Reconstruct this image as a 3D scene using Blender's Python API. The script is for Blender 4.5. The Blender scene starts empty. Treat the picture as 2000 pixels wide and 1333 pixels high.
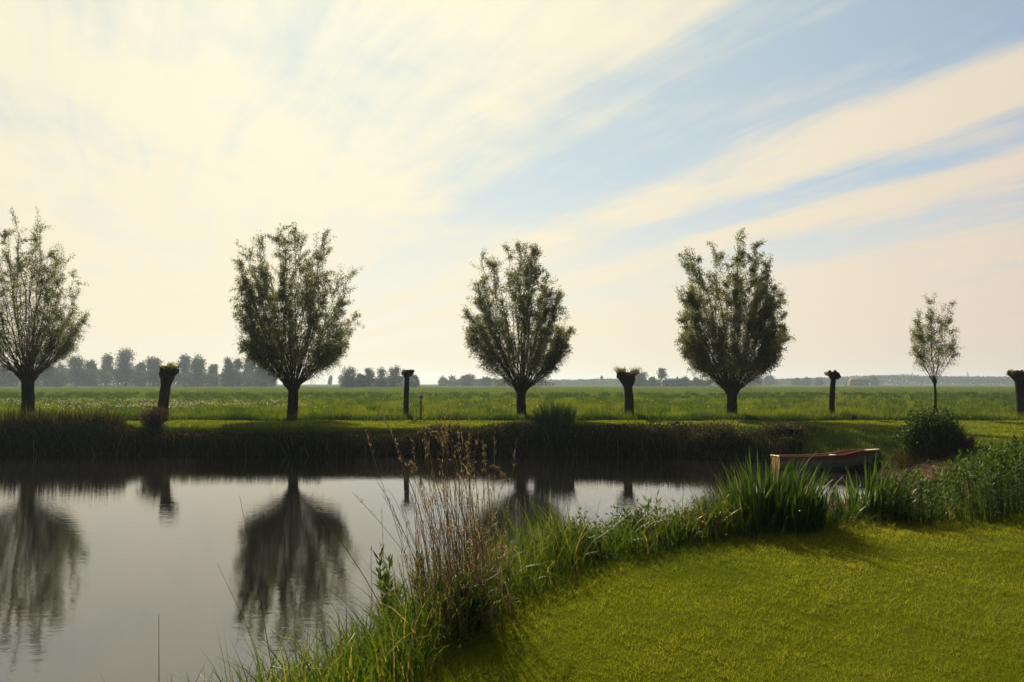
import bpy, math, random
import numpy as np
from mathutils import Vector

random.seed(7)
RNG = np.random.default_rng(7)
sc = bpy.context.scene
COL = sc.collection
R = math.radians

# ------------------------------------------------------------------ camera
F = 1556.0          # focal length in photo pixels (photo 2000 px wide)
EYE = 1.6
HOR = 750.0
cam_d = bpy.data.cameras.new('camera')
cam_d.sensor_width = 36.0
cam_d.lens = 36.0 * F / 2000.0
cam_d.shift_y = (HOR - 666.5) / 2000.0
cam_d.clip_start = 0.05
cam_d.clip_end = 9000.0
cam = bpy.data.objects.new('camera', cam_d)
cam.location = (0, 0, EYE)
cam.rotation_euler = (R(90), 0, 0)
COL.objects.link(cam)
sc.camera = cam

# ------------------------------------------------------------------ light
SUN_AZ = R(-13.5)      # from +Y towards +X
SUN_EL = R(28.5)
SUN = np.array([math.sin(SUN_AZ) * math.cos(SUN_EL), math.cos(SUN_AZ) * math.cos(SUN_EL), math.sin(SUN_EL)])
sun_d = bpy.data.lights.new('sun', 'SUN')
sun_d.energy = 5.0
sun_d.angle = R(0.5)
sun_d.color = (1.0, 0.84, 0.60)
sun = bpy.data.objects.new('sun', sun_d)
sun.rotation_euler = Vector(SUN).to_track_quat('Z', 'Y').to_euler()
sun.location = (-10, 30, 40)
COL.objects.link(sun)

world = bpy.data.worlds.new('World')
sc.world = world
world.use_nodes = True
NT = world.node_tree
NT.nodes.clear()


def wn(t, **kw):
    n = NT.nodes.new(t)
    for k, v in kw.items():
        setattr(n, k, v)
    return n


def wl(a, b):
    NT.links.new(a, b)


def wmath(op, a, b=None, c=None, clamp=False):
    n = wn('ShaderNodeMath', operation=op)
    n.use_clamp = clamp
    for i, v in enumerate((a, b, c)):
        if v is None:
            continue
        if isinstance(v, (int, float)):
            n.inputs[i].default_value = v
        else:
            wl(v, n.inputs[i])
    return n.outputs[0]


def wramp(fac, stops, interp='LINEAR'):
    n = wn('ShaderNodeValToRGB')
    n.color_ramp.interpolation = interp
    e = n.color_ramp.elements
    while len(e) < len(stops):
        e.new(0.5)
    for k, (p, c) in enumerate(stops):
        e[k].position = p
        e[k].color = (c, c, c, 1) if isinstance(c, (int, float)) else (*c, 1)
    wl(fac, n.inputs[0])
    return n.outputs[0]


def wmix(f, a, b, mode='MIX'):
    n = wn('ShaderNodeMix', data_type='RGBA', blend_type=mode)
    if isinstance(f, (int, float)):
        n.inputs[0].default_value = f
    else:
        wl(f, n.inputs[0])
    for s, v in ((n.inputs[6], a), (n.inputs[7], b)):
        if isinstance(v, tuple):
            s.default_value = (*v, 1)
        else:
            wl(v, s)
    return n.outputs[2]


sky = wn('ShaderNodeTexSky')
sky.sky_type = 'NISHITA'
sky.sun_disc = False
sky.sun_elevation = SUN_EL
sky.sun_rotation = SUN_AZ
sky.altitude = 0
sky.air_density = 1.0
sky.dust_density = 1.6
sky.ozone_density = 1.0
tc = wn('ShaderNodeTexCoord')
sep = wn('ShaderNodeSeparateXYZ')
wl(tc.outputs['Generated'], sep.inputs[0])
X, Y, Z = sep.outputs
Zc = wmath('MAXIMUM', Z, 0.012)
Zp = wmath('ADD', Zc, 0.012)            # flat cloud deck, curving slightly at the horizon
U = wmath('DIVIDE', X, Zp)
V = wmath('DIVIDE', Y, Zp)


def wnoise(vec, scale, detail=4, rough=0.55, dist=0.0):
    n = wn('ShaderNodeTexNoise')
    n.inputs['Scale'].default_value = scale
    n.inputs['Detail'].default_value = detail
    n.inputs['Roughness'].default_value = rough
    n.inputs['Distortion'].default_value = dist
    wl(vec, n.inputs['Vector'])
    return n.outputs[0]


def comb(a, b, c=0.0):
    n = wn('ShaderNodeCombineXYZ')
    for i, v in enumerate((a, b, c)):
        if isinstance(v, (int, float)):
            n.inputs[i].default_value = v
        else:
            wl(v, n.inputs[i])
    return n.outputs[0]


# s runs across the cirrus bands, q along them
S = wmath('ADD', wmath('MULTIPLY', U, 0.9), wmath('MULTIPLY', V, 0.42))
Q = wmath('SUBTRACT', wmath('MULTIPLY', U, 0.42), wmath('MULTIPLY', V, 0.9))
warp = wnoise(comb(wmath('MULTIPLY', S, 0.5), wmath('MULTIPLY', Q, 0.28), 3.3), 1.0, 3, 0.5)
Sw = wmath('ADD', S, wmath('MULTIPLY', wmath('SUBTRACT', warp, 0.5), 0.6))
bands = wramp(wmath('DIVIDE', Sw, 7.0, clamp=True),
              [(0.0, 0.82), (1.15 / 7, 0.80), (1.5 / 7, 0.5), (1.75 / 7, 0.16), (2.12 / 7, 0.18), (2.42 / 7, 0.78), (2.62 / 7, 0.70),
               (2.88 / 7, 0.22), (3.02 / 7, 0.2), (3.32 / 7, 0.82), (3.55 / 7, 0.72), (3.95 / 7, 0.2), (4.3 / 7, 0.25), (4.9 / 7, 0.72), (5.8 / 7, 0.86)], 'EASE')
streak = wnoise(comb(wmath('MULTIPLY', Sw, 2.6), wmath('MULTIPLY', Q, 0.42), 0.0), 1.0, 7, 0.62, 0.5)
wisp = wnoise(comb(wmath('MULTIPLY', Sw, 7.0), wmath('MULTIPLY', Q, 0.8), 4.0), 1.0, 6, 0.62, 0.8)
puff = wnoise(comb(wmath('MULTIPLY', U, 1.0), wmath('MULTIPLY', V, 0.7), 7.0), 0.9, 5, 0.55, 0.3)
fine = wnoise(comb(wmath('MULTIPLY', U, 5.0), wmath('MULTIPLY', V, 3.0), 7.0), 1.0, 5, 0.6)
cov = wmath('ADD', bands, wmath('MULTIPLY', wmath('SUBTRACT', streak, 0.5), 1.0))
cov = wmath('ADD', cov, wmath('MULTIPLY', wmath('SUBTRACT', puff, 0.5), 1.5))
cov = wmath('ADD', cov, wmath('MULTIPLY', wmath('SUBTRACT', wisp, 0.5), 0.62))
cov = wmath('ADD', cov, wmath('MULTIPLY', wmath('SUBTRACT', fine, 0.5), 0.45), clamp=True)
cov = wramp(cov, [(0.08, 0.0), (0.95, 1.0)], 'EASE')
# angle to the sun
dotn = wn('ShaderNodeVectorMath', operation='DOT_PRODUCT')
wl(tc.outputs['Generated'], dotn.inputs[0])
dotn.inputs[1].default_value = tuple(SUN)
D = wmath('MAXIMUM', dotn.outputs['Value'], 0.0)
glow1 = wmath('POWER', D, 5.0)
glow2 = wmath('POWER', D, 40.0)
# cloud radiance (before the 0.1 strength): thin cirrus scatters forward strongly
cl_l = wmath('ADD', 0.5, wmath('ADD', wmath('MULTIPLY', wmath('POWER', D, 0.7), 6.15), wmath('MULTIPLY', glow2, 0.5)))
cl_tint = wramp(D, [(0.0, (0.80, 0.88, 1.0)), (0.35, (0.95, 0.86, 0.80)), (0.6, (1.0, 0.83, 0.68)), (0.8, (1.0, 0.865, 0.66)), (0.92, (1.0, 0.90, 0.67)), (1.0, (1.0, 0.925, 0.68))])
cl = wmix(1.0, cl_tint, comb(cl_l, cl_l, cl_l), 'MULTIPLY')
dim = wmath('SUBTRACT', wmath('ADD', 0.8, wmath('MULTIPLY', wmath('POWER', D, 0.5), 0.22)), wmath('ADD', 0.30, wmath('MULTIPLY', wmath('POWER', D, 4.0), 0.30)))
skyc = wmix(1.0, sky.outputs[0], comb(dim, wmath('MULTIPLY', dim, 0.99), wmath('MULTIPLY', dim, 1.08)), 'MULTIPLY')
sky_front = wmix(wmath('MULTIPLY', wmath('POWER', D, 3.0), 0.9, clamp=True), skyc, (3.1, 4.1, 4.25))
full = wmix(wmath('MULTIPLY', cov, 0.93), sky_front, cl)
# haze veil low over the horizon
veil_f = wramp(Zc, [(0.0, 0.95), (0.10, 0.62), (0.26, 0.0)], 'EASE')
full = wmix(wmath('MULTIPLY', veil_f, 0.9), full, cl)
bg = wn('ShaderNodeBackground')
bg.inputs['Strength'].default_value = 0.1
wl(full, bg.inputs['Color'])
wo = wn('ShaderNodeOutputWorld')
wl(bg.outputs[0], wo.inputs['Surface'])

sc.view_settings.view_transform = 'Standard'
sc.view_settings.look = 'None'
sc.view_settings.exposure = 0.63
sc.view_settings.gamma = 1.0
sc.view_settings.use_curve_mapping = False
sc.cycles.max_bounces = 8
sc.cycles.diffuse_bounces = 3
sc.cycles.glossy_bounces = 3
sc.cycles.transmission_bounces = 5
sc.cycles.volume_bounces = 1
sc.cycles.transparent_max_bounces = 8
sc.cycles.caustics_reflective = False
sc.cycles.caustics_refractive = False


# ------------------------------------------------------------------ helpers
def tag(o, label=None, cat=None, group=None, kind=None):
    for k, v in (('label', label), ('category', cat), ('group', group), ('kind', kind)):
        if v:
            o[k] = v
    return o


def thing(name, label, cat, loc=(0, 0, 0), group=None):
    o = bpy.data.objects.new(name, None)
    o.empty_display_size = 0.2
    o.location = loc
    COL.objects.link(o)
    return tag(o, label, cat, group)


class Buf:
    """collects vertices, quads and tris with a per-vertex tint"""
    def __init__(s):
        s.v, s.t, s.q, s.tri, s.n = [], [], [], [], 0

    def add(s, v, quads=None, tris=None, tint=0.5):
        v = np.asarray(v, float).reshape(-1, 3)
        s.v.append(v)
        s.t.append(np.broadcast_to(np.asarray(tint, float), (len(v),)))
        if quads is not None and len(quads):
            s.q.append(np.asarray(quads, int).reshape(-1, 4) + s.n)
        if tris is not None and len(tris):
            s.tri.append(np.asarray(tris, int).reshape(-1, 3) + s.n)
        s.n += len(v)

    def build(s, name, mat, parent=None, smooth=False, origin=(0, 0, 0)):
        v = np.concatenate(s.v) - np.asarray(origin, float)
        t = np.concatenate(s.t)
        q = np.concatenate(s.q) if s.q else np.zeros((0, 4), int)
        tr = np.concatenate(s.tri) if s.tri else np.zeros((0, 3), int)
        me = bpy.data.meshes.new(name)
        me.vertices.add(len(v))
        me.vertices.foreach_set('co', v.astype(np.float32).ravel())
        loops = np.concatenate([q.ravel(), tr.ravel()]).astype(np.int32)
        starts = np.concatenate([np.arange(len(q)) * 4, len(q) * 4 + np.arange(len(tr)) * 3]).astype(np.int32)
        me.loops.add(len(loops))
        me.loops.foreach_set('vertex_index', loops)
        me.polygons.add(len(starts))
        me.polygons.foreach_set('loop_start', starts)
        if smooth:
            me.polygons.foreach_set('use_smooth', np.ones(len(starts), bool))
        me.update(calc_edges=True)
        at = me.attributes.new('tint', 'FLOAT', 'POINT')
        at.data.foreach_set('value', t.astype(np.float32))
        me.materials.append(mat)
        o = bpy.data.objects.new(name, me)
        COL.objects.link(o)
        if parent is not None:
            o.parent = parent
            # vertices given relative to the parent's location
        return o


def at(px, py, Yd):
    return np.array([(px - 1000) * Yd / F, Yd, EYE - (py - HOR) * Yd / F])


def unit(a):
    return a / np.maximum(np.linalg.norm(a, axis=-1, keepdims=True), 1e-9)


def blades(buf, base, h, w, az, lean, bend=2.0, droop=0.0, segs=3, tint=0.5, face=None, fold=0.0):
    """curved tapering leaf ribbons; all args arrays (N)"""
    N = len(base)
    h = np.broadcast_to(h, (N,)); w = np.broadcast_to(w, (N,)); lean = np.broadcast_to(lean, (N,))
    droop = np.broadcast_to(droop, (N,)); tint = np.broadcast_to(tint, (N,))
    if face is None:
        face = RNG.uniform(0, math.pi, N)
    K = segs + 1
    t = np.linspace(0, 1, K)[None, :]
    hx = (np.cos(az)[:, None]) * (lean * h)[:, None] * t ** bend
    hy = (np.sin(az)[:, None]) * (lean * h)[:, None] * t ** bend
    hz = h[:, None] * (t - droop[:, None] * t ** 3)
    c = base[:, None, :] + np.stack([hx, hy, hz], -1)
    prof = np.clip((1 - t ** 2.2) * (0.55 + 1.1 * t * (1 - t) * 2), 0.03, None) * 0.5
    off = np.stack([np.cos(face), np.sin(face), np.zeros(N)], -1)[:, None, :] * (w[:, None] * prof)[:, :, None]
    v = np.stack([c - off, c + off], 2)          # N,K,2,3
    idx = np.arange(N * K * 2).reshape(N, K, 2)
    q = np.stack([idx[:, :-1, 0], idx[:, :-1, 1], idx[:, 1:, 1], idx[:, 1:, 0]], -1).reshape(-1, 4)
    buf.add(v, quads=q, tint=np.repeat(tint, K * 2))


def leaves(buf, pos, dirv, L, W, tint, nrm=None):
    N = len(pos)
    d = unit(dirv)
    if nrm is None:
        nrm = RNG.normal(size=(N, 3))
    side = unit(np.cross(d, nrm))
    L = np.broadcast_to(L, (N,))[:, None]; W = np.broadcast_to(W, (N,))[:, None]
    up = unit(np.cross(side, d))
    a = pos
    b = pos + d * L * 0.42 + side * W * 0.5 - up * W * 0.12
    c = pos + d * L
    e = pos + d * L * 0.42 - side * W * 0.5 - up * W * 0.12
    v = np.stack([a, b, c, e], 1)
    q = np.arange(N * 4).reshape(N, 4)
    buf.add(v, quads=q, tint=np.repeat(np.broadcast_to(tint, (N,)), 4))


def tubes(buf, P, Rr, sides=3, tint=0.5, cap=False):
    """P (N,K,3) centre lines, Rr (N,K) radii"""
    N, K, _ = P.shape
    d = unit(P[:, -1] - P[:, 0])
    ref = np.where(np.abs(d[:, 2:3]) > 0.9, np.array([[1.0, 0, 0]]), np.array([[0, 0, 1.0]]))
    tang = np.gradient(P, axis=1)
    tang = unit(tang)
    a = unit(np.cross(tang, ref[:, None, :]))
    b = np.cross(tang, a)
    th = np.linspace(0, 2 * math.pi, sides, endpoint=False)
    v = P[:, :, None, :] + Rr[:, :, None, None] * (a[:, :, None, :] * np.cos(th)[None, None, :, None] + b[:, :, None, :] * np.sin(th)[None, None, :, None])
    idx = np.arange(N * K * sides).reshape(N, K, sides)
    nx = np.roll(idx, -1, axis=2)
    q = np.stack([idx[:, :-1], nx[:, :-1], nx[:, 1:], idx[:, 1:]], -1).reshape(-1, 4)
    tris = []
    if cap:
        for i in range(N):
            r = idx[i, -1]
            for k in range(1, sides - 1):
                tris.append((r[0], r[k], r[k + 1]))
    buf.add(v, quads=q, tris=tris, tint=np.repeat(np.broadcast_to(tint, (N,)), K * sides))


def wob(x, y, f=1.0, seed=0):
    """smooth pseudo-noise, about -1..1"""
    s = seed * 1.7
    return (np.sin(x * f * 1.3 + 1.7 * np.sin(y * f * 0.9 + s) + s) + np.sin(y * f * 1.1 + 1.3 * np.sin(x * f * 1.7 + 2 * s) + 2.1 * s)
            + 0.6 * np.sin((x + y) * f * 2.3 + 3 * s) + 0.5 * np.sin((x - 1.3 * y) * f * 3.1 - s)) / 3.1


def box(buf, c, s, tint=0.5, rot=0.0):
    c = np.asarray(c, float); s = np.asarray(s, float) / 2
    v = np.array([[x, y, z] for x in (-1, 1) for y in (-1, 1) for z in (-1, 1)], float) * s
    cr, sr = math.cos(rot), math.sin(rot)
    v = np.stack([v[:, 0] * cr - v[:, 1] * sr, v[:, 0] * sr + v[:, 1] * cr, v[:, 2]], 1) + c
    q = [(0, 1, 3, 2), (4, 6, 7, 5), (0, 4, 5, 1), (2, 3, 7, 6), (0, 2, 6, 4), (1, 5, 7, 3)]
    buf.add(v, quads=q, tint=tint)


def lathe(buf, prof, c=(0, 0, 0), sides=12, tint=0.5):
    th = np.linspace(0, 2 * math.pi, sides, endpoint=False)
    K = len(prof)
    v = np.array([[[c[0] + r * math.cos(a), c[1] + r * math.sin(a), c[2] + z] for a in th] for r, z in prof])
    idx = np.arange(K * sides).reshape(K, sides)
    nx = np.roll(idx, -1, axis=1)
    q = np.stack([idx[:-1], nx[:-1], nx[1:], idx[1:]], -1).reshape(-1, 4)
    tr = [(idx[-1, 0], idx[-1, k], idx[-1, k + 1]) for k in range(1, sides - 1)]
    tr += [(idx[0, 0], idx[0, k + 1], idx[0, k]) for k in range(1, sides - 1)]
    buf.add(v.reshape(-1, 3), quads=q, tris=tr, tint=tint)


# ------------------------------------------------------------------ materials
def new_mat(name):
    m = bpy.data.materials.new(name)
    m.use_nodes = True
    nt = m.node_tree
    nt.nodes.clear()
    out = nt.nodes.new('ShaderNodeOutputMaterial')
    return m, nt, out


def ramp(nt, fac, stops):
    n = nt.nodes.new('ShaderNodeValToRGB')
    e = n.color_ramp.elements
    while len(e) < len(stops):
        e.new(0.5)
    for k, (p, c) in enumerate(stops):
        e[k].position = p
        e[k].color = (*c, 1)
    nt.links.new(fac, n.inputs[0])
    return n.outputs[0]


def noise(nt, scale, detail=4, rough=0.55, obj=True, stretch=None):
    n = nt.nodes.new('ShaderNodeTexNoise')
    n.inputs['Scale'].default_value = scale
    n.inputs['Detail'].default_value = detail
    n.inputs['Roughness'].default_value = rough
    t = nt.nodes.new('ShaderNodeTexCoord') if obj else None
    if obj:
        src = t.outputs['Object']
    else:
        g = nt.nodes.new('ShaderNodeNewGeometry')
        src = g.outputs['Position']
    if stretch:
        mp = nt.nodes.new('ShaderNodeMapping')
        mp.inputs['Scale'].default_value = stretch
        nt.links.new(src, mp.inputs[0])
        src = mp.outputs[0]
    nt.links.new(src, n.inputs['Vector'])
    return n.outputs[0]


def leaf_mat(name, stops, trans=0.4, tstops=None, rough=0.5, spec=0.3, patch=None):
    m, nt, out = new_mat(name)
    a = nt.nodes.new('ShaderNodeAttribute')
    a.attribute_name = 'tint'
    fac = a.outputs['Fac']
    if patch:
        nz = noise(nt, patch, 3, obj=False)
        mm = nt.nodes.new('ShaderNodeMath'); mm.operation = 'MULTIPLY_ADD'
        nt.links.new(nz, mm.inputs[0]); mm.inputs[1].default_value = 1.3
        sb = nt.nodes.new('ShaderNodeMath'); sb.operation = 'SUBTRACT'
        nt.links.new(fac, sb.inputs[0]); sb.inputs[1].default_value = 0.65
        nt.links.new(sb.outputs[0], mm.inputs[2])
        mm.use_clamp = True
        fac = mm.outputs[0]
    col = ramp(nt, fac, stops)
    tcol = ramp(nt, fac, tstops or [(p, (c[0] * 1.5, c[1] * 1.5, c[2] * 0.6)) for p, c in stops])
    p = nt.nodes.new('ShaderNodeBsdfPrincipled')
    p.inputs['Roughness'].default_value = rough
    p.inputs['Specular IOR Level'].default_value = spec
    nt.links.new(col, p.inputs['Base Color'])
    t = nt.nodes.new('ShaderNodeBsdfTranslucent')
    nt.links.new(tcol, t.inputs['Color'])
    mx = nt.nodes.new('ShaderNodeMixShader')
    mx.inputs[0].default_value = trans
    nt.links.new(p.outputs[0], mx.inputs[1])
    nt.links.new(t.outputs[0], mx.inputs[2])
    nt.links.new(mx.outputs[0], out.inputs['Surface'])
    return m


def solid_mat(name, stops, scale=8, rough=0.8, spec=0.3, bump=0.3, bump_scale=None, stretch=None, metallic=0.0, dist=0.02):
    m, nt, out = new_mat(name)
    nz = noise(nt, scale, 5, 0.6, stretch=stretch)
    col = ramp(nt, nz, stops)
    p = nt.nodes.new('ShaderNodeBsdfPrincipled')
    p.inputs['Roughness'].default_value = rough
    p.inputs['Specular IOR Level'].default_value = spec
    p.inputs['Metallic'].default_value = metallic
    nt.links.new(col, p.inputs['Base Color'])
    if bump:
        b = nt.nodes.new('ShaderNodeBump')
        b.inputs['Strength'].default_value = bump
        b.inputs['Distance'].default_value = dist
        nz2 = noise(nt, bump_scale or scale * 2, 5, 0.6, stretch=stretch)
        nt.links.new(nz2, b.inputs['Height'])
        nt.links.new(b.outputs[0], p.inputs['Normal'])
    nt.links.new(p.outputs[0], out.inputs['Surface'])
    return m


M = {}
M['willow_leaf'] = leaf_mat('willow_leaf', [(0, (0.055, 0.065, 0.032)), (0.5, (0.095, 0.11, 0.055)), (1, (0.18, 0.19, 0.11))], 0.5, rough=0.45)
M['far_leaf'] = leaf_mat('far_leaf', [(0, (0.025, 0.035, 0.02)), (1, (0.055, 0.065, 0.035))], 0.2, rough=0.6)
M['sprout'] = leaf_mat('sprout', [(0, (0.07, 0.05, 0.012)), (1, (0.13, 0.15, 0.025))], 0.5)
M['bark'] = solid_mat('bark', [(0.3, (0.022, 0.017, 0.012)), (0.7, (0.07, 0.055, 0.038))], 6, 0.95, 0.05, 0.9, 9, (4, 4, 0.8), dist=0.05)
M['twig'] = solid_mat('twig', [(0.3, (0.05, 0.035, 0.02)), (0.7, (0.10, 0.075, 0.04))], 3, 0.8, 0.2, 0.0)
M['lawn'] = leaf_mat('lawn', [(0, (0.06, 0.10, 0.018)), (0.45, (0.135, 0.17, 0.022)), (0.8, (0.215, 0.22, 0.028)), (1, (0.27, 0.23, 0.07))], 0.48, rough=0.6, spec=0.06, patch=0.9)
M['meadow'] = leaf_mat('meadow', [(0, (0.03, 0.055, 0.010)), (0.5, (0.085, 0.12, 0.012)), (0.85, (0.15, 0.16, 0.02)), (1, (0.20, 0.17, 0.05))], 0.5, spec=0.12, patch=0.22)
M['bank_grass'] = leaf_mat('bank_grass', [(0, (0.025, 0.055, 0.008)), (0.5, (0.06, 0.10, 0.012)), (0.85, (0.12, 0.15, 0.02)), (1, (0.24, 0.20, 0.09))], 0.45, rough=0.4, spec=0.25)
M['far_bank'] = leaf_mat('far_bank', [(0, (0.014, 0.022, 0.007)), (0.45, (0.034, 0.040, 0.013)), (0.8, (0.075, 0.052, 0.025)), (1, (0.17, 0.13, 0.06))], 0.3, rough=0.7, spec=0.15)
M['iris'] = leaf_mat('iris', [(0, (0.018, 0.045, 0.010)), (0.6, (0.038, 0.08, 0.015)), (0.93, (0.08, 0.12, 0.025)), (1, (0.26, 0.23, 0.12))], 0.36, rough=0.35, spec=0.4)
M['herb'] = leaf_mat('herb', [(0, (0.03, 0.06, 0.015)), (0.6, (0.055, 0.10, 0.02)), (0.9, (0.09, 0.13, 0.03)), (1, (0.16, 0.09, 0.04))], 0.42, rough=0.6, spec=0.12)
M['dry_reed'] = leaf_mat('dry_reed', [(0, (0.12, 0.085, 0.04)), (0.6, (0.27, 0.20, 0.10)), (1, (0.44, 0.34, 0.19))], 0.35, [(0, (0.15, 0.105, 0.05)), (1, (0.42, 0.33, 0.17))], rough=0.6)
M['rust_herb'] = leaf_mat('rust_herb', [(0, (0.07, 0.03, 0.02)), (1, (0.17, 0.08, 0.04))], 0.35)
M['brown_weed'] = leaf_mat('brown_weed', [(0, (0.03, 0.02, 0.014)), (1, (0.075, 0.045, 0.03))], 0.25, rough=0.7, spec=0.1)
M['rush'] = leaf_mat('rush', [(0, (0.012, 0.03, 0.008)), (0.6, (0.025, 0.055, 0.012)), (1, (0.07, 0.10, 0.025))], 0.3, rough=0.6, spec=0.1)
M['flower'] = leaf_mat('flower', [(0, (0.45, 0.44, 0.40)), (1, (0.7, 0.68, 0.62))], 0.3, [(0, (0.4, 0.4, 0.36)), (1, (0.5, 0.5, 0.45))])
M['black_metal'] = solid_mat('black_metal', [(0.3, (0.012, 0.012, 0.012)), (0.7, (0.03, 0.03, 0.03))], 12, 0.6, 0.15, 0.1)
M['frosted'] = solid_mat('frosted', [(0.3, (0.6, 0.6, 0.57)), (0.7, (0.75, 0.74, 0.7))], 12, 0.3, 0.5, 0)
M['boat_red'] = solid_mat('boat_red', [(0.3, (0.20, 0.06, 0.025)), (0.7, (0.32, 0.10, 0.04))], 5, 0.5, 0.4, 0.15, 14, (1, 6, 6))
M['boat_white'] = solid_mat('boat_white', [(0.3, (0.24, 0.24, 0.19)), (0.7, (0.36, 0.34, 0.28))], 4, 0.5, 0.4, 0.1, 14, (1, 6, 6))
M['boat_trim'] = solid_mat('boat_trim', [(0.3, (0.27, 0.13, 0.06)), (0.7, (0.38, 0.20, 0.10))], 6, 0.4, 0.5, 0.1)
M['boat_deck'] = solid_mat('boat_deck', [(0.3, (0.50, 0.26, 0.14)), (0.7, (0.62, 0.36, 0.22))], 6, 0.5, 0.4, 0.1)
M['roof'] = solid_mat('roof', [(0.3, (0.14, 0.07, 0.05)), (0.7, (0.22, 0.11, 0.07))], 1.5, 0.8, 0.2, 0.2)
M['roof_grey'] = solid_mat('roof_grey', [(0.3, (0.08, 0.08, 0.085)), (0.7, (0.13, 0.13, 0.135))], 1.5, 0.7, 0.3, 0.2)
M['brick'] = solid_mat('brick', [(0.3, (0.16, 0.08, 0.05)), (0.7, (0.24, 0.13, 0.09))], 2, 0.9, 0.2, 0.2)
M['white_wall'] = solid_mat('white_wall', [(0.3, (0.5, 0.48, 0.44)), (0.7, (0.65, 0.62, 0.58))], 2, 0.9, 0.2, 0.1)
M['glass'] = solid_mat('glass', [(0.3, (0.02, 0.02, 0.025)), (0.7, (0.03, 0.03, 0.035))], 2, 0.1, 0.5, 0)


# ------------------------------------------------------------------ terrain
WATER = -0.95
POND = np.array([(-3.6, 1.2), (-2.35, 3.3), (-1.75, 4.9), (-1.2, 6.4), (-0.3, 7.9), (1.2, 9.0), (3.0, 9.9), (5.0, 10.6), (7.2, 12.2), (9.0, 15.5),
                 (9.7, 19.0), (10.1, 21.6), (10.3, 23.6), (9.8, 25.0), (8.6, 26.2), (7.2, 27.2), (5.5, 27.9), (3.0, 28.2), (0, 28.3), (-8, 28.4), (-16, 28.3), (-26, 28.5),
                 (-45, 29.0), (-70, 26), (-75, 10), (-60, -6), (-30, -12), (-8, -6), (-5, -2)])


def pond_sd(x, y):
    """signed distance to the water's edge, positive on land"""
    x = np.asarray(x, float); y = np.asarray(y, float)
    d = np.full(x.shape, 1e9)
    inside = np.zeros(x.shape, bool)
    n = len(POND)
    for i in range(n):
        ax, ay = POND[i]; bx, by = POND[(i + 1) % n]
        ex, ey = bx - ax, by - ay
        t = np.clip(((x - ax) * ex + (y - ay) * ey) / (ex * ex + ey * ey), 0, 1)
        d = np.minimum(d, np.hypot(x - ax - t * ex, y - ay - t * ey))
        cross = ((ay > y) != (by > y)) & (x < (bx - ax) * (y - ay) / (by - ay + 1e-12) + ax)
        inside ^= cross
    return np.where(inside, -d, d) + 0.10 * wob(x, y, 2.2, 1)


def bank_w(x, y):
    far = np.clip((y - 26.5) / 2.0, 0, 1) * np.clip((9.0 - x) / 3.0, 0, 1)
    end = np.clip((x - 7.0) / 2.0, 0, 1) * np.clip((y - 15) / 4, 0, 1)
    w = (1.35 + 0.5 * np.clip((x - 4.5) / 3, 0, 1)) * (1 - end) + 3.2 * end
    return w * (1 - far) + 0.85 * far


def ground_z(x, y):
    x = np.asarray(x, float); y = np.asarray(y, float)
    d = pond_sd(x, y)
    w = bank_w(x, y)
    t = np.clip(d / w, 0, 1)
    prof = 1 - (1 - t) ** 1.7
    z = WATER + (0 - WATER) * prof
    z = np.where(d < 0, WATER - 0.9 * (1 - np.exp(d * 1.2)), z)
    land = np.clip((d - w * 0.3) / 1.0, 0, 1)
    z = z + land * (0.04 * wob(x, y, 0.8, 2) + 0.012 * wob(x, y, 2.7, 3))
    mead = np.clip((y - 35.2) / 2.0, 0, 1)
    z = z + mead * (0.04 * wob(x, y, 0.5, 4))
    # a shallow ditch along the path before the meadow
    z = z - 0.12 * np.exp(-((y - 35.1 - 0.15 * wob(x, y * 0, 0.4, 5)) / 0.35) ** 2)
    return z


def axis(parts):
    out = [np.array([parts[0][0]], float)]
    for a, b, st in parts:
        n = max(1, int(round((b - a) / st)))
        out.append(np.linspace(a, b, n + 1)[1:])
    return np.concatenate(out)


xs = axis([(-2400, -600, 300), (-600, -200, 50), (-200, -75, 8), (-75, -14, 0.7), (-14, 16, 0.2), (16, 60, 0.8), (60, 200, 8), (200, 600, 50), (600, 2400, 300)])
ys = axis([(-200, -20, 15), (-20, 0, 0.7), (0, 40, 0.2), (40, 80, 0.8), (80, 200, 5), (200, 600, 25), (600, 2450, 150)])
GX, GY = np.meshgrid(xs, ys)
GZ = ground_z(GX, GY)
gb = Buf()
nx, ny = len(xs), len(ys)
idx = np.arange(nx * ny).reshape(ny, nx)
q = np.stack([idx[:-1, :-1], idx[:-1, 1:], idx[1:, 1:], idx[1:, :-1]], -1).reshape(-1, 4)
gd = pond_sd(GX, GY)
zone = np.clip((gd - np.minimum(bank_w(GX, GY), 1.3) * 0.5) / 0.3, 0, 1)      # 0 soil of the bank, 1 grass
zone = np.where(GY > 35.2, 2.0, zone)
gb.add(np.stack([GX, GY, GZ], -1), quads=q, tint=zone.ravel() / 2)

gm, nt, out = new_mat('ground')
a = nt.nodes.new('ShaderNodeAttribute'); a.attribute_name = 'tint'
n1 = noise(nt, 0.5, 6, 0.65, obj=False)
n2 = noise(nt, 0.06, 4, 0.6, obj=False, stretch=(1, 2.5, 1))
n3 = noise(nt, 30, 4, 0.7, obj=False)
soil = ramp(nt, n1, [(0.3, (0.018, 0.014, 0.009)), (0.7, (0.035, 0.028, 0.016))])
lawn1 = ramp(nt, n3, [(0.3, (0.045, 0.06, 0.004)), (0.7, (0.10, 0.12, 0.006))])
mead1 = ramp(nt, n2, [(0.3, (0.05, 0.07, 0.012)), (0.5, (0.08, 0.10, 0.016)), (0.7, (0.12, 0.13, 0.025))])
mx1 = nt.nodes.new('ShaderNodeMix'); mx1.data_type = 'RGBA'
mx2 = nt.nodes.new('ShaderNodeMix'); mx2.data_type = 'RGBA'
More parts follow.
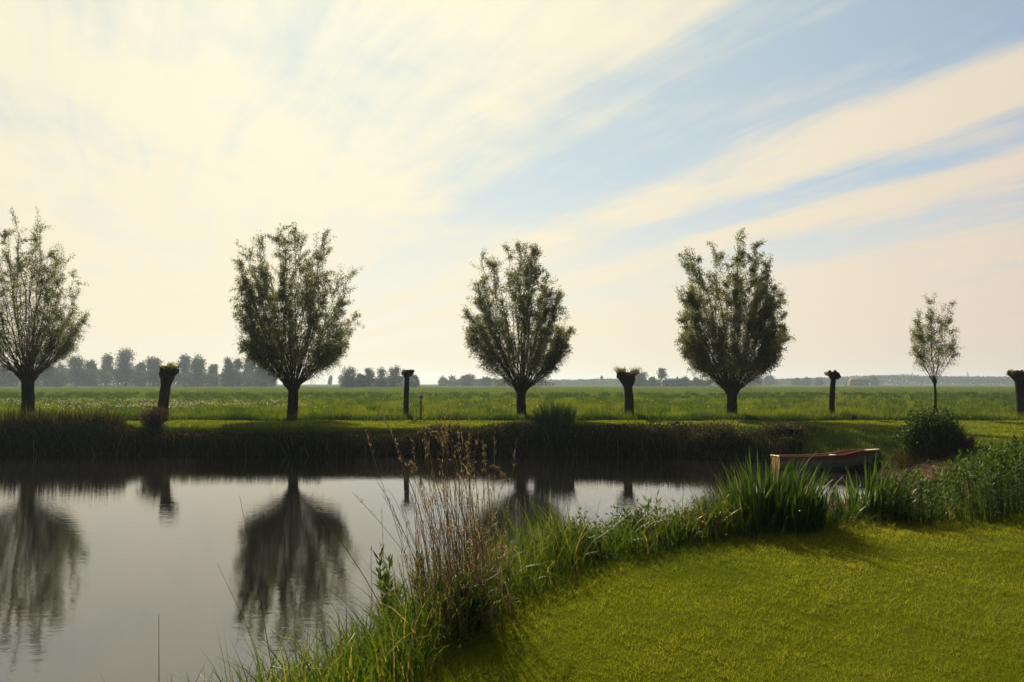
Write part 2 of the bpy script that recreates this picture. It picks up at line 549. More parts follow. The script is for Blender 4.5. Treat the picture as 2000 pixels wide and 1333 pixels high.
m1 = nt.nodes.new('ShaderNodeMath'); m1.operation = 'MULTIPLY'; m1.use_clamp = True; m1.inputs[1].default_value = 2
nt.links.new(a.outputs['Fac'], m1.inputs[0])
m2 = nt.nodes.new('ShaderNodeMath'); m2.operation = 'MULTIPLY_ADD'; m2.use_clamp = True; m2.inputs[1].default_value = 2; m2.inputs[2].default_value = -1
nt.links.new(a.outputs['Fac'], m2.inputs[0])
nt.links.new(m1.outputs[0], mx1.inputs[0]); nt.links.new(soil, mx1.inputs[6]); nt.links.new(lawn1, mx1.inputs[7])
nt.links.new(m2.outputs[0], mx2.inputs[0]); nt.links.new(mx1.outputs[2], mx2.inputs[6]); nt.links.new(mead1, mx2.inputs[7])
p = nt.nodes.new('ShaderNodeBsdfPrincipled')
p.inputs['Roughness'].default_value = 0.9
p.inputs['Specular IOR Level'].default_value = 0.0
nt.links.new(mx2.outputs[2], p.inputs['Base Color'])
bn = nt.nodes.new('ShaderNodeBump'); bn.inputs['Strength'].default_value = 0.6; bn.inputs['Distance'].default_value = 0.04
nt.links.new(n3, bn.inputs['Height']); nt.links.new(bn.outputs[0], p.inputs['Normal'])
nt.links.new(p.outputs[0], out.inputs['Surface'])
tag(gb.build('ground', gm, smooth=True), kind='structure')

# water
wm, nt, out = new_mat('water')
p = nt.nodes.new('ShaderNodeBsdfPrincipled')
p.inputs['Base Color'].default_value = (0.010, 0.009, 0.008, 1)
p.inputs['Roughness'].default_value = 0.025
p.inputs['Specular Tint'].default_value = (0.91, 0.93, 1.0, 1)
p.inputs['IOR'].default_value = 2.3
nA = noise(nt, 1.0, 3, 0.55, obj=False, stretch=(3.2, 7.5, 1))
nB = noise(nt, 1.0, 3, 0.5, obj=False, stretch=(11, 26, 1))
nP = noise(nt, 0.16, 2, 0.5, obj=False)
amp = ramp(nt, nP, [(0.35, (0.25, 0.25, 0.25)), (0.65, (1, 1, 1))])
mm = nt.nodes.new('ShaderNodeMath'); mm.operation = 'MULTIPLY_ADD'
nt.links.new(nB, mm.inputs[0]); mm.inputs[1].default_value = 0.22; nt.links.new(nA, mm.inputs[2])
mm2 = nt.nodes.new('ShaderNodeMath'); mm2.operation = 'MULTIPLY'
nt.links.new(mm.outputs[0], mm2.inputs[0]); nt.links.new(amp, mm2.inputs[1])
bn = nt.nodes.new('ShaderNodeBump'); bn.inputs['Strength'].default_value = 1.0; bn.inputs['Distance'].default_value = 0.0024
nt.links.new(mm2.outputs[0], bn.inputs['Height']); nt.links.new(bn.outputs[0], p.inputs['Normal'])
nt.links.new(p.outputs[0], out.inputs['Surface'])
wb = Buf()
wx = np.linspace(-80, 12, 24); wy = np.linspace(-14, 32, 13)
WX, WY = np.meshgrid(wx, wy)
idx = np.arange(WX.size).reshape(WX.shape)
wb.add(np.stack([WX, WY, np.full(WX.shape, WATER)], -1), quads=np.stack([idx[:-1, :-1], idx[:-1, 1:], idx[1:, 1:], idx[1:, :-1]], -1).reshape(-1, 4))
tag(wb.build('water', wm), kind='structure')


# ------------------------------------------------------------------ grass
def scatter(n, x0, x1, y0, y1, power=None):
    x = RNG.uniform(x0, x1, n)
    y = RNG.uniform(y0, y1, n)
    return x, y


def frustum(n, y0, y1, m=0.5, pw=1.0, px0=-60, px1=2060):
    """points inside the view wedge; density falls with distance**pw relative to area-uniform"""
    u = RNG.uniform(0, 1, n)
    k = 2.0 - pw
    if abs(k) < 1e-3:
        y = y0 * (y1 / y0) ** u
    else:
        y = (y0 ** k + u * (y1 ** k - y0 ** k)) ** (1 / k)
    px = RNG.uniform(px0, px1, n)
    return (px - 1000) * y / F, y


def base_pts(x, y, sink=0.01):
    return np.stack([x, y, ground_z(x, y) - sink], -1)


def lawn_edge(x, y):
    """how far a point lies inside the mown lawn of the near bank"""
    return pond_sd(x, y) - bank_w(x, y)


b = Buf()
x, y = frustum(420000, 3.6, 13.5, pw=0.9)
e = lawn_edge(x, y)
keep = (e > -0.12 + 0.12 * wob(x, y, 3, 9)) & (x > -2.5) & (RNG.uniform(size=len(x)) < 0.85 + 0.45 * wob(x, y, 11, 18) + 0.3 * wob(x, y, 24, 19))
x, y, e = x[keep], y[keep], e[keep]
N = len(x)
tuft = wob(x, y, 9, 11) * 0.5 + wob(x, y, 21, 12) * 0.5
h = RNG.uniform(0.018, 0.042, N) * (1 + 0.7 * tuft) * (1 + 0.9 * np.exp(-np.clip(e, 0, 9) / 0.15))
wd = 0.0032 * np.clip(y / 4.5, 1, 3)
blades(b, base_pts(x, y), h, wd, RNG.uniform(0, 2 * math.pi, N), RNG.uniform(0.2, 1.3, N), bend=1.6, segs=2,
       tint=np.clip(0.5 + 0.12 * RNG.normal(size=N) + 0.1 * tuft + 0.22 * wob(x, y, 0.8, 14) + 0.16 * wob(x, y, 2.6, 15), 0, 1))
lawn_o = b.build('lawn_grass', M['lawn'])
tag(lawn_o, 'short mown yellow green lawn grass in the right foreground', 'grass', kind='stuff')

b = Buf()
x, y = frustum(170000, 13.5, 35.0, pw=1.0, px0=-80, px1=2080)
e = lawn_edge(x, y)
keep = (e > -0.1) & (ground_z(x, y) > -0.3)
x, y = x[keep], y[keep]
N = len(x)
blades(b, base_pts(x, y), RNG.uniform(0.03, 0.065, N), 0.010 * np.clip(y / 15, 1, 3), RNG.uniform(0, 6.28, N), RNG.uniform(0.2, 1.2, N), bend=1.6, segs=2,
       tint=np.clip(0.45 + 0.2 * RNG.normal(size=N), 0, 1))
o = b.build('lawn_grass', M['lawn'])
tag(o, 'mown lawn strip between the pond and the meadow on the far side', 'grass', kind='stuff')

# meadow
b = Buf()
x, y = frustum(210000, 35.2, 75, pw=1.0)
N = len(x)
edge = np.exp(-(y - 35.2) / 1.2)
cl = wob(x, y, 1.4, 21)
h = RNG.uniform(0.16, 0.36, N) * (1 + 0.4 * cl + 0.3 * wob(x, y, 3.3, 28)) * (1 + 0.25 * edge)
blades(b, base_pts(x, y), h, 0.014 * np.clip(y / 36, 1, 3), RNG.uniform(0, 6.28, N), RNG.uniform(0.1, 0.7, N), segs=2,
       tint=np.clip(0.5 + 0.2 * RNG.normal(size=N) + 0.26 * wob(x, y, 0.9, 22) + 0.14 * wob(x, y, 2.9, 27), 0, 1))
x, y = frustum(150000, 75, 330, pw=1.25)
N = len(x)
h = RNG.uniform(0.14, 0.32, N) * (1 + 0.5 * wob(x, y, 0.6, 23))
blades(b, base_pts(x, y), h, 0.03 * (y / 75), RNG.uniform(0, 6.28, N), RNG.uniform(0.1, 0.7, N), segs=2,
       tint=np.clip(0.36 + 0.2 * RNG.normal(size=N) + 0.22 * wob(x, y, 0.35, 24), 0, 1))
o = b.build('meadow_grass', M['meadow'])
tag(o, 'rough tall meadow grass beyond the row of willows', 'grass', kind='stuff')

# coarse broad leaved tussocks in the meadow
b = Buf()
x0, y0 = frustum(1100, 35.5, 120, pw=0.9)
for i in range(len(x0)):
    n = 45
    rr = RNG.uniform(0.2, 0.6)
    a_ = RNG.uniform(0, 6.28, n); r_ = rr * np.sqrt(RNG.uniform(0, 1, n))
    x = x0[i] + r_ * np.cos(a_); y = y0[i] + r_ * np.sin(a_)
    blades(b, base_pts(x, y), RNG.uniform(0.3, 0.55, n), 0.035 * np.clip(y / 45, 1, 3), a_, RNG.uniform(0.1, 0.7, n), segs=2, tint=RNG.uniform(0.0, 0.35, n))
# dark rim of uncut grass along the mown strip
n = 26000
x, y = frustum(n, 35.15, 36.1, pw=1.0)
hh = RNG.uniform(0.15, 0.34, n) * (1 + 0.5 * wob(x, y * 0, 0.9, 31))
blades(b, base_pts(x, y), hh, 0.02, RNG.uniform(0, 6.28, n), RNG.uniform(0.1, 0.6, n), segs=2, tint=RNG.uniform(0.0, 0.5, n))
tag(b.build('meadow_tussocks', M['herb']), 'darker rank tussocks scattered through the meadow grass', 'grass', kind='stuff')

# flowers
b = Buf()
cx, cy = frustum(60, 40, 66, pw=1.1, px0=-40, px1=580)
k = RNG.integers(0, 60, 1300)
x = cx[k] + RNG.normal(size=1300) * 0.9; y = cy[k] + RNG.normal(size=1300) * 1.2
cx2, cy2 = frustum(130, 37, 80, pw=1.1, px0=500, px1=1500)
x = np.concatenate([x, cx2]); y = np.concatenate([y, cy2])
ok = y > 36.5
x, y = x[ok], y[ok]
N = len(x)
bp = base_pts(x, y); bp[:, 2] += RNG.uniform(0.3, 0.5, N)
for r_ in range(2):
    leaves(b, bp + RNG.normal(size=(N, 3)) * 0.02, RNG.normal(size=(N, 3)) * (1, 1, 0.3), 0.055, 0.05, RNG.uniform(0, 1, N))
tag(b.build('meadow_flowers', M['flower']), 'small white flowers scattered over the left part of the meadow', 'flowers', kind='stuff')


# ------------------------------------------------------------------ willows
def trunk(buf, base, top, r0, r1, rh, bow=(0, 0), head=0.5, sides=18, seed=0, K=22, rnd=0.86):
    """trunk widening into a knobbly pollard head"""
    t = np.linspace(0, 1, K)
    base = np.array(base, float); top = np.array(top, float)
    c = base[None] * (1 - t[:, None]) + top[None] * t[:, None]
    c[:, 0] += bow[0] * np.sin(math.pi * t); c[:, 1] += bow[1] * np.sin(math.pi * t)
    H = top[2] - base[2]
    hs = 1 - head / H
    r = r0 + (r1 - r0) * np.clip(t / hs, 0, 1)
    r = r + 0.25 * r0 * np.exp(-t * 14)
    u = np.clip((t - hs) / (1 - hs), 0, 1)
    r = r + (rh - r1) * np.sin(np.clip(u * 1.15, 0, 1) * math.pi / 2) ** 1.2
    r = np.where(u > rnd, r * (1 - ((u - rnd) / (1 - rnd)) ** 2 * 0.8), r)
    th = np.linspace(0, 2 * math.pi, sides, endpoint=False)
    rr = r[:, None] * (1 + 0.06 * np.sin(3 * th[None] + seed + 2 * t[:, None]) + 0.05 * np.sin(7 * th[None] + 2 * seed + 5 * t[:, None])
                       + (0.13 * u[:, None]) * np.sin(5 * th[None] + seed * 3 + 9 * u[:, None]) + 0.03 * RNG.normal(size=(K, sides)) * (1 + 2 * u[:, None]))
    v = np.stack([c[:, 0:1] + rr * np.cos(th), c[:, 1:2] + rr * np.sin(th), np.repeat(c[:, 2:3], sides, 1)], -1)
    idx = np.arange(K * sides).reshape(K, sides)
    nx = np.roll(idx, -1, axis=1)
    q = np.stack([idx[:-1], nx[:-1], nx[1:], idx[1:]], -1).reshape(-1, 4)
    tr = [(idx[-1, 0], idx[-1, k], idx[-1, k + 1]) for k in range(1, sides - 1)]
    buf.add(v.reshape(-1, 3), quads=q, tris=tr)


def willow(px, py_head, Yd, left, right, trunk_r, label, nshoot=60, leaf_n=30000, spikes=(), base_dx=0.0, head_r=None, thin=False, seed=1, leafL=0.10):
    """left/right: lists of (tilt in degrees, reach in photo px) measured from the pollard head"""
    s = Yd / F
    hx = (px - 1000) * s
    hz = EYE + (HOR - py_head) * s
    bx = hx + base_dx
    gz = float(ground_z(np.array([bx]), np.array([Yd]))[0])
    root = thing('pollard_willow', label, 'tree', (bx, Yd, gz), 'willows with full crowns in a row along the meadow')
    tb = Buf()
    hr = head_r or trunk_r * 1.9
    top = np.array([hx - bx, 0, hz - gz])
    trunk(tb, (0, 0, -0.15), top, trunk_r * 1.1, trunk_r * 0.92, hr, bow=(0.05 * (seed % 3 - 1), 0), head=0.35 if thin else 0.6, seed=seed)
    tb.build('trunk', M['bark'], root, smooth=True)
    lt, lr = zip(*left); rt, rr_ = zip(*right)
    # shoots
    n = nshoot
    tmax = 40 if thin else 63
    tilt = tmax * RNG.uniform(0, 1, n) ** 0.54
    phi = RNG.uniform(0, 2 * math.pi, n)
    reachf = RNG.uniform(0.68, 1.0, n) ** 0.6
    extra = [(abs(a_), 0.0 if a_ >= 0 else math.pi, 1.0) for a_ in spikes]
    if extra:
        e_ = np.array(extra)
        tilt = np.concatenate([tilt, e_[:, 0]]); phi = np.concatenate([phi, e_[:, 1] + RNG.normal(size=len(e_)) * 0.4]); reachf = np.concatenate([reachf, e_[:, 2] * 1.02])
        n = len(tilt)
    wr = 0.5 + 0.5 * np.cos(phi)
    reach = (np.interp(tilt, rt, rr_) * wr + np.interp(tilt, lt, lr) * (1 - wr)) * s * reachf * (1.0 if thin else np.interp(tilt, [0, 30, 50, 63], [0.98, 0.965, 0.89, 0.83]))
    th = np.radians(tilt)
    dirv = np.stack([np.sin(th) * np.cos(phi), np.sin(th) * np.sin(phi), np.cos(th)], -1)
    P0 = top[None] + np.stack([np.cos(phi), np.sin(phi), np.zeros(n)], -1) * hr * 0.75 * np.clip(np.sin(th) * 1.6, 0.1, 1)[:, None] - np.array([0, 0, 0.12])
    P0[:, 2] -= 0.25 * np.sin(th) * (0.3 if thin else 1)
    P2 = top[None] + dirv * reach[:, None]
    ch = P2 - P0
    P1 = P0 + ch * 0.5 + np.stack([np.cos(phi), np.sin(phi), np.where(tilt > 48, 0.5, -0.3)], -1) * (reach * 0.09 * np.sin(th * 1.2))[:, None] + RNG.normal(size=(n, 3)) * 0.08 * reach[:, None] * 0.5
    K = 10
    t = np.linspace(0, 1, K)[None, :, None]
    path = P0[:, None] * (1 - t) ** 2 + 2 * P1[:, None] * t * (1 - t) + P2[:, None] * t ** 2
    path[:, 1:] += RNG.normal(size=(n, K - 1, 3)) * 0.012 * reach[:, None, None]
    r0 = (0.021 + 0.008 * RNG.uniform(0, 1, n)) * (0.6 if thin else 1.0) * np.clip(reach / 5.5, 0.5, 1.3)
    rad = r0[:, None] * (1 - 0.86 * np.linspace(0, 1, K)[None]) 
    lb = Buf()
    tubes(lb, path, rad, sides=5)
    # twigs
    m = 20 if not thin else 10
    si = np.repeat(np.arange(n), m)
    tt = RNG.uniform(0.16, 0.98, n * m)
    kf = tt * (K - 1); k0 = np.clip(kf.astype(int), 0, K - 2); fr = (kf - k0)[:, None]
    A = path[si, k0] * (1 - fr) + path[si, k0 + 1] * fr
    tg = unit(path[si, k0 + 1] - path[si, k0])
    rd = unit(RNG.normal(size=(n * m, 3)))
    out_ = A - top; out_[:, 2] *= 0.3
    td = unit(tg * 0.6 + rd * 0.8 + unit(out_) * 0.15 + np.stack([0 * tt, 0 * tt, np.interp(tilt[si], [35, 60], [0.08, -0.35])], -1))
    tl = RNG.uniform(0.35, 0.95, n * m) * (1.05 - 0.45 * tt) * (0.35 + 0.65 * reach[si] / 5.0) * 1.1
    t4 = np.linspace(0, 1, 4)[None, :, None]
    sag = RNG.uniform(-0.05, 0.22, n * m)
    tp = A[:, None] + td[:, None] * tl[:, None, None] * t4
    tp[:, :, 2] -= (sag * tl)[:, None] * t4[:, :, 0] ** 2
    tubes(lb, tp, np.broadcast_to((0.006 * np.array([1, 0.8, 0.6, 0.35]))[None], (n * m, 4)), sides=3)
    lb.build('limbs', M['twig'], root)
    # leaves: cling to twigs and to the outer part of the shoots
    fb = Buf()
    nl = int(leaf_n * 0.72)
    clump = RNG.uniform(0.15, 1.0, n * m) ** 1.35 * np.clip((tt - 0.32) / 0.3, 0.03, 1) * (0.12 + 1.5 * tt) * reach[si] ** 0.55 * np.interp(tilt[si], [20, 60], [1.0, 0.5]) * (0.7 + 0.6 * RNG.uniform(size=n)[si])
    pick = RNG.choice(n * m, nl, p=clump / clump.sum())
    f = RNG.uniform(0.1, 1.05, nl)
    pos = A[pick] + td[pick] * (tl[pick] * f)[:, None]
    pos[:, 2] -= sag[pick] * tl[pick] * f ** 2
    pos += RNG.normal(size=(nl, 3)) * 0.06
    ld = unit(td[pick] * 0.6 + unit(RNG.normal(size=(nl, 3))) * 0.8 + np.array([0, 0, -0.1]))
    leaves(fb, pos, ld, RNG.uniform(0.7, 1.25, nl) * leafL, RNG.uniform(0.022, 0.034, nl) * leafL / 0.1, RNG.uniform(0, 1, nl))
    nl = leaf_n - nl
    pick = RNG.choice(n, nl, p=reach ** 1.3 / (reach ** 1.3).sum())
    tt2 = RNG.uniform(0.25, 1.0, nl) ** 0.7
    kf = tt2 * (K - 1); k0 = np.clip(kf.astype(int), 0, K - 2); fr = (kf - k0)[:, None]
    pos = path[pick, k0] * (1 - fr) + path[pick, k0 + 1] * fr + RNG.normal(size=(nl, 3)) * 0.075
    tg = unit(path[pick, k0 + 1] - path[pick, k0])
    ld = unit(tg * 0.7 + unit(RNG.normal(size=(nl, 3))) * 0.8)
    leaves(fb, pos, ld, RNG.uniform(0.7, 1.25, nl) * leafL, RNG.uniform(0.022, 0.034, nl) * leafL / 0.1, RNG.uniform(0, 1, nl))
    fb.build('crown', M['willow_leaf'], root)
    return root


willow(55, 722, 37.5, [(0, 300), (10, 292), (20, 270), (34, 215), (54, 155), (72, 105)], [(0, 298), (6, 296), (12, 255), (20, 250), (34, 186), (54, 135), (72, 100)],
       0.27, 'tall willow with see-through crown cut by the left edge of the photo', 110, 72000, (-5, 4, 5, 12, 19, 20, -12), seed=1, leafL=0.092)
willow(572, 738, 37.0, [(0, 300), (14, 292), (24, 255), (34, 212), (50, 152), (70, 118)], [(0, 298), (7, 262), (13, 290), (20, 258), (29, 246), (41, 206), (54, 162), (70, 118)],
       0.235, 'biggest willow between the leaning leafless stump and the thin straight pole stump', 130, 105000, (-14, -15, 0, 2, -5, 12, 13, 14, 28), base_dx=-0.07, seed=2)
willow(1020, 745, 37.0, [(0, 272), (18, 262), (28, 232), (35, 208), (49, 170), (70, 120)], [(0, 274), (8, 262), (17, 232), (26, 204), (37, 174), (56, 112), (70, 95)],
       0.215, 'middle willow with an airy rounded crown behind the tall dry reeds', 120, 86000, (-18, -16, -3, 2, 7, -8), seed=3)
willow(1430, 748, 37.0, [(0, 285), (10, 270), (19, 280), (28, 235), (41, 170), (60, 120), (76, 96)], [(0, 280), (3, 294), (10, 280), (21, 234), (38, 190), (48, 160), (62, 108), (76, 90)],
       0.235, 'densest dark willow standing behind the bushes left of the rowing boat', 135, 132000, (-18, -20, -8, 3, 4, 11, 10, 20), seed=4)
willow(1825, 738, 36.5, [(0, 158), (12, 130), (25, 106), (40, 64), (60, 40)], [(0, 162), (8, 140), (16, 150), (26, 104), (38, 76), (60, 40)],
       0.055, 'slender young willow with thin stem and small upright crown at the right', 28, 14000, (-3, 0, 15, 16, -12, -22), head_r=0.11, thin=True, seed=5, leafL=0.085)


def stump(pxb, pxh, py_top, Yd, r, rh, headlen, label, sprouts=120, sl=0.18, bow=0.0, seed=1, lop=0.0):
    s = Yd / F
    bx = (pxb - 1000) * s; hx = (pxh - 1000) * s
    hz = EYE + (HOR - py_top) * s
    gz = float(ground_z(np.array([bx]), np.array([Yd]))[0])
    root = thing('cut_willow', label, 'tree', (bx, Yd, gz), 'bare pollarded willows between the full ones')
    tb = Buf()
    top = np.array([hx - bx, 0, hz - gz - sl * 0.6])
    trunk(tb, (0, 0, -0.12), top, r * 1.1, r * 0.95, rh, bow=(bow, 0), head=headlen, seed=seed, K=30, rnd=0.74 if rh > 0.35 else 0.6)
    tb.build('trunk', M['bark'], root, smooth=True)
    # knuckles left by earlier cuts
    kb = Buf()
    for i in range(26):
        a_ = RNG.uniform(0, 6.28); rr = rh * RNG.uniform(0.4, 1.25)
        L = RNG.uniform(0.08, 0.2)
        p0 = top + np.array([rr * math.cos(a_) * 0.7, rr * math.sin(a_) * 0.7, -0.10 - 0.25 * RNG.uniform()])
        p1 = p0 + np.array([math.cos(a_) * L * 0.7 + lop * L, math.sin(a_) * L * 0.7, L * 0.9])
        P = np.stack([p0, (p0 + p1) / 2, p1])[None]
        tubes(kb, P, np.array([[0.06, 0.075, 0.045]]) * rh / 0.3, sides=7, cap=True)
    kb.build('knuckles', M['bark'], root)
    sb = Buf()
    n = sprouts
    ga = RNG.uniform(0, 6.28, 9); gr = rh * np.sqrt(RNG.uniform(0.05, 1.0, 9)); gi = RNG.integers(0, 9, n); gs = RNG.uniform(0.35, 1.35, 9)[gi]
    gx = gr[gi] * np.cos(ga[gi]) + RNG.normal(size=n) * rh * 0.14; gy = gr[gi] * np.sin(ga[gi]) + RNG.normal(size=n) * rh * 0.14
    a_ = np.arctan2(gy, gx); rr = np.minimum(np.hypot(gx, gy), rh * 1.05)
    bp = np.stack([top[0] + rr * np.cos(a_), top[1] + rr * np.sin(a_), top[2] - 0.08 - 0.12 * (rr / rh) ** 2], -1)
    blades(sb, bp, RNG.uniform(0.6, 1.7, n) * sl * gs, 0.022, a_, RNG.uniform(0.2, 1.0, n), segs=2, tint=RNG.uniform(0, 1, n))
    m = n * 3
    k = RNG.integers(0, n, m)
    out_ = np.stack([np.cos(a_[k]), np.sin(a_[k]), np.ones(m)], -1)
    leaves(sb, bp[k] + unit(out_) * (RNG.uniform(0.2, 1.5, m) * sl * gs[k])[:, None], RNG.normal(size=(m, 3)), 0.06, 0.03, RNG.uniform(0, 1, m))
    sb.build('sprouts', M['sprout'], root)
    return root


stump(318, 331, 712, 36.0, 0.215, 0.37, 0.8, 'thick leaning pollard stump with a blocky head near the left, no crown', 320, 0.20, bow=-0.06, seed=3)
stump(793, 795, 720, 37.0, 0.115, 0.24, 0.36, 'straight pole-like pollard stump with a small knob beside the garden lamp', 60, 0.10, seed=4, lop=0.5)
stump(1228, 1221, 720, 37.0, 0.20, 0.42, 0.75, 'stout pollard stump flaring into a wide leafy head between the middle and dense willows', 300, 0.27, bow=0.08, seed=6)
stump(1625, 1629, 723, 36.8, 0.12, 0.29, 0.38, 'slim slightly bent pollard stump with a small tufted knob above the boat', 130, 0.12, bow=-0.05, seed=7)
stump(1997, 1989, 721, 36.5, 0.20, 0.38, 0.5, 'pollard stump half cut off by the right edge of the photo', 200, 0.15, seed=8)

# ------------------------------------------------------------------ garden lamp
lp = at(822, 815, 35.4)
lz = float(ground_z(np.array([lp[0]]), np.array([lp[1]]))[0])
t_ = thing('garden_lamp', 'small black garden lamp post with pale lantern at the meadow edge', 'lamp', (lp[0], lp[1], lz))
b = Buf(); lathe(b, [(0.05, -0.1), (0.05, 0.04), (0.04, 0.06), (0.034, 0.1), (0.032, 0.83), (0.05, 0.86), (0.05, 0.9)]); b.build('pole', M['black_metal'], t_)
b = Buf(); lathe(b, [(0.045, 0.9), (0.07, 0.92), (0.09, 1.06), (0.085, 1.07)], sides=6); b.build('lantern', M['frosted'], t_)
b = Buf(); lathe(b, [(0.125, 1.07), (0.13, 1.085), (0.06, 1.14), (0.02, 1.17), (0.018, 1.2), (0.004, 1.23)], sides=6); b.build('cap', M['black_metal'], t_)


# ------------------------------------------------------------------ boat
def make_boat():
    L = 3.02
    A0 = np.array(at(1513, 900, 24.0)); yaw = R(-3)
    root = thing('rowing_boat', 'red brown and white wooden rowing boat moored with its bow on the bank', 'boat', (A0[0] + 0.02, 23.9, WATER - 0.13))
    root.rotation_euler = (R(-3), R(-2.0), yaw)
    s = np.concatenate([np.linspace(0, 0.9, 24), [0.93, 0.955, 0.975, 0.99, 0.997, 1.0]])
    K = len(s)
    beam = 0.60 * np.interp(s, [0, 0.25, 0.55, 0.75, 0.87, 0.93, 0.97, 0.99, 1.0], [0.82, 0.97, 1.0, 0.92, 0.76, 0.60, 0.42, 0.25, 0.06])
    sheer = np.interp(s, [0, 0.3, 0.58, 0.66, 0.74, 1.0], [0.50, 0.48, 0.49, 0.53, 0.585, 0.60])
    keel = np.interp(s, [0, 0.1, 0.6, 0.85, 1.0], [0.05, 0.0, 0.0, 0.08, 0.34])
    xx = s * L
    u = np.linspace(0, 1, 13)                         # keel to gunwale

    def shell(inset, dz):
        rows = []
        for i in range(K):
            hw = max(beam[i] - inset, 0.02)
            zk = keel[i] + dz
            zz = zk + (sheer[i] - zk) * (u ** 1.7)
            yy = hw * np.clip(np.sin(u * math.pi / 2) ** 0.55, 0, 1) * (0.9 + 0.1 * u)
            rows.append(np.concatenate([np.stack([np.full(13, xx[i]), -yy[::-1], zz[::-1]], -1), np.stack([np.full(12, xx[i]), yy[1:], zz[1:]], -1)]))
        return np.array(rows)

    out_v = shell(0, 0)
    W = out_v.shape[1]
    idx = np.arange(K * W).reshape(K, W)
    q = np.stack([idx[:-1, :-1], idx[1:, :-1], idx[1:, 1:], idx[:-1, 1:]], -1)
    # painted strakes of the outside as three parts
    col = np.abs(np.arange(W - 1) + 0.5 - (W - 1) / 2)
    for nm, mat, lo, hi in (('bottom', 'boat_red', 0, 6.0), ('side', 'boat_white', 6.0, 10.2), ('top_strake', 'boat_red', 10.2, 99)):
        b = Buf()
        b.add(out_v.reshape(-1, 3), quads=q[:, (col >= lo) & (col < hi)].reshape(-1, 4))
        b.build(nm, M[mat], root, smooth=True)
    in_v = shell(0.035, 0.035)
    b = Buf()
    b.add(in_v.reshape(-1, 3), quads=q[:, :, ::-1].reshape(-1, 4))
    b.build('inside', M['boat_red'], root, smooth=True)
    # transom
    b = Buf()
    c_out = out_v[0]; c_in = out_v[0] + np.array([0.04, 0, 0])
    v = np.concatenate([c_out, c_in])
    qs = []
    h = W // 2
    for k in range(h):
        qs.append((k, k + 1, W - 2 - k, W - 1 - k)); qs.append((W + k, 2 * W - 1 - k, 2 * W - 2 - k, W + k + 1))
    b.add(v - np.array([0.012, 0, 0]), quads=[qq for qq in qs if len(set(qq)) == 4])
    b.build('transom', M['boat_trim'], root)
    # gunwales
    for sgn, k in ((-1, 0), (1, W - 1)):
        P = out_v[:, k][None] + np.array([0, 0, 0.012])
        b = Buf(); tubes(b, P, np.full((1, K), 0.024), sides=6); b.build('gunwale', M['boat_trim'], root)
    P = np.stack([out_v[0, 0], out_v[0, W // 2] * 0 + np.array([0, 0, sheer[0]]), out_v[0, W - 1]])[None] + np.array([0, 0, 0.012])
    b = Buf(); tubes(b, P, np.full((1, 3), 0.028), sides=6); b.build('stern_rail', M['boat_trim'], root)
    # foredeck
    b = Buf()
    js = [i for i in range(K) if s[i] >= 0.83]
    vv = []
    for i in js:
        vv += [(xx[i], -beam[i] * 0.98, sheer[i] + 0.006), (xx[i], 0, sheer[i] + 0.035), (xx[i], beam[i] * 0.98, sheer[i] + 0.006)]
    qs = []
    for j in range(len(js) - 1):
        for c_ in range(2):
            qs.append((3 * j + c_, 3 * j + 3 + c_, 3 * j + 4 + c_, 3 * j + 1 + c_))
    b.add(vv, quads=qs); b.build('foredeck', M['boat_deck'], root)
    # bow cap
    b = Buf()
    tubes(b, np.array([[(L - 0.01, 0, 0.33), (L + 0.02, 0, 0.48), (L + 0.02, 0, 0.64)]]), np.array([[0.03, 0.04, 0.035]]), sides=7, cap=True)
    b.build('stem', M['boat_trim'], root)
    for sx, wd in ((0.16, 0.3), (0.52, 0.24)):
        i = int(np.argmin(np.abs(s - sx)))
        b = Buf(); box(b, (xx[i], 0, 0.30), (wd, beam[i] * 1.86, 0.03)); b.build('thwart', M['boat_red'], root)
    # an oar laid over the middle of the boat
    b = Buf()
    tubes(b, np.array([[(1.86, -0.56, 0.50), (1.80, -0.1, 0.48), (1.74, 0.45, 0.48)]]), np.full((1, 3), 0.016), sides=6, cap=True)
    b.build('cross_bar', M['frosted'], root)
    return root


make_boat()


# ------------------------------------------------------------------ far bank vegetation
def zone_pts(n, x0, x1, y0, y1, d0, d1):
    x = RNG.uniform(x0, x1, n); y = RNG.uniform(y0, y1, n)
    d = pond_sd(x, y)
    k = (d > d0) & (d < d1)
    return x[k], y[k]


b = Buf()
x, y = zone_pts(120000, -30, 9.5, 26.0, 31.2, -0.15, 1.25)
N = len(x)
pxx = 1000 + x * F / y
topz = np.interp(pxx, [-200, 235, 262, 330, 420, 800, 850, 1040, 1200, 1330, 1480, 1560], [0.24, 0.24, -0.02, -0.12, -0.22, -0.22, 0.02, 0.08, 0.06, 0.16, 0.1, -0.2]) + 0.08 * wob(x, x * 0, 0.9, 77)
gz = ground_z(x, y)
h = np.clip(topz + 0.10 * wob(x, y, 2.2, 41) + 0.07 * RNG.normal(size=N) - gz, 0.03, 1.25)
h = np.minimum(h, RNG.uniform(0.4, 1.2, N))
k_ = h > 0.05
x, y, h = x[k_], y[k_], h[k_]; N = len(x)
blades(b, base_pts(x, y), h, 0.022, RNG.uniform(0, 6.28, N), RNG.uniform(0.05, 0.6, N), segs=3, droop=RNG.uniform(0, 0.25, N),
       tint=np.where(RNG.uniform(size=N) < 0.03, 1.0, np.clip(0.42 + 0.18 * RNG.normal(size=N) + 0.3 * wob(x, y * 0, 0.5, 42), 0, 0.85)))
nl = 60000
x, y = zone_pts(nl * 2, -30, 9.5, 26.0, 30.6, 0.0, 0.85)
N = len(x)
gz = ground_z(x, y)
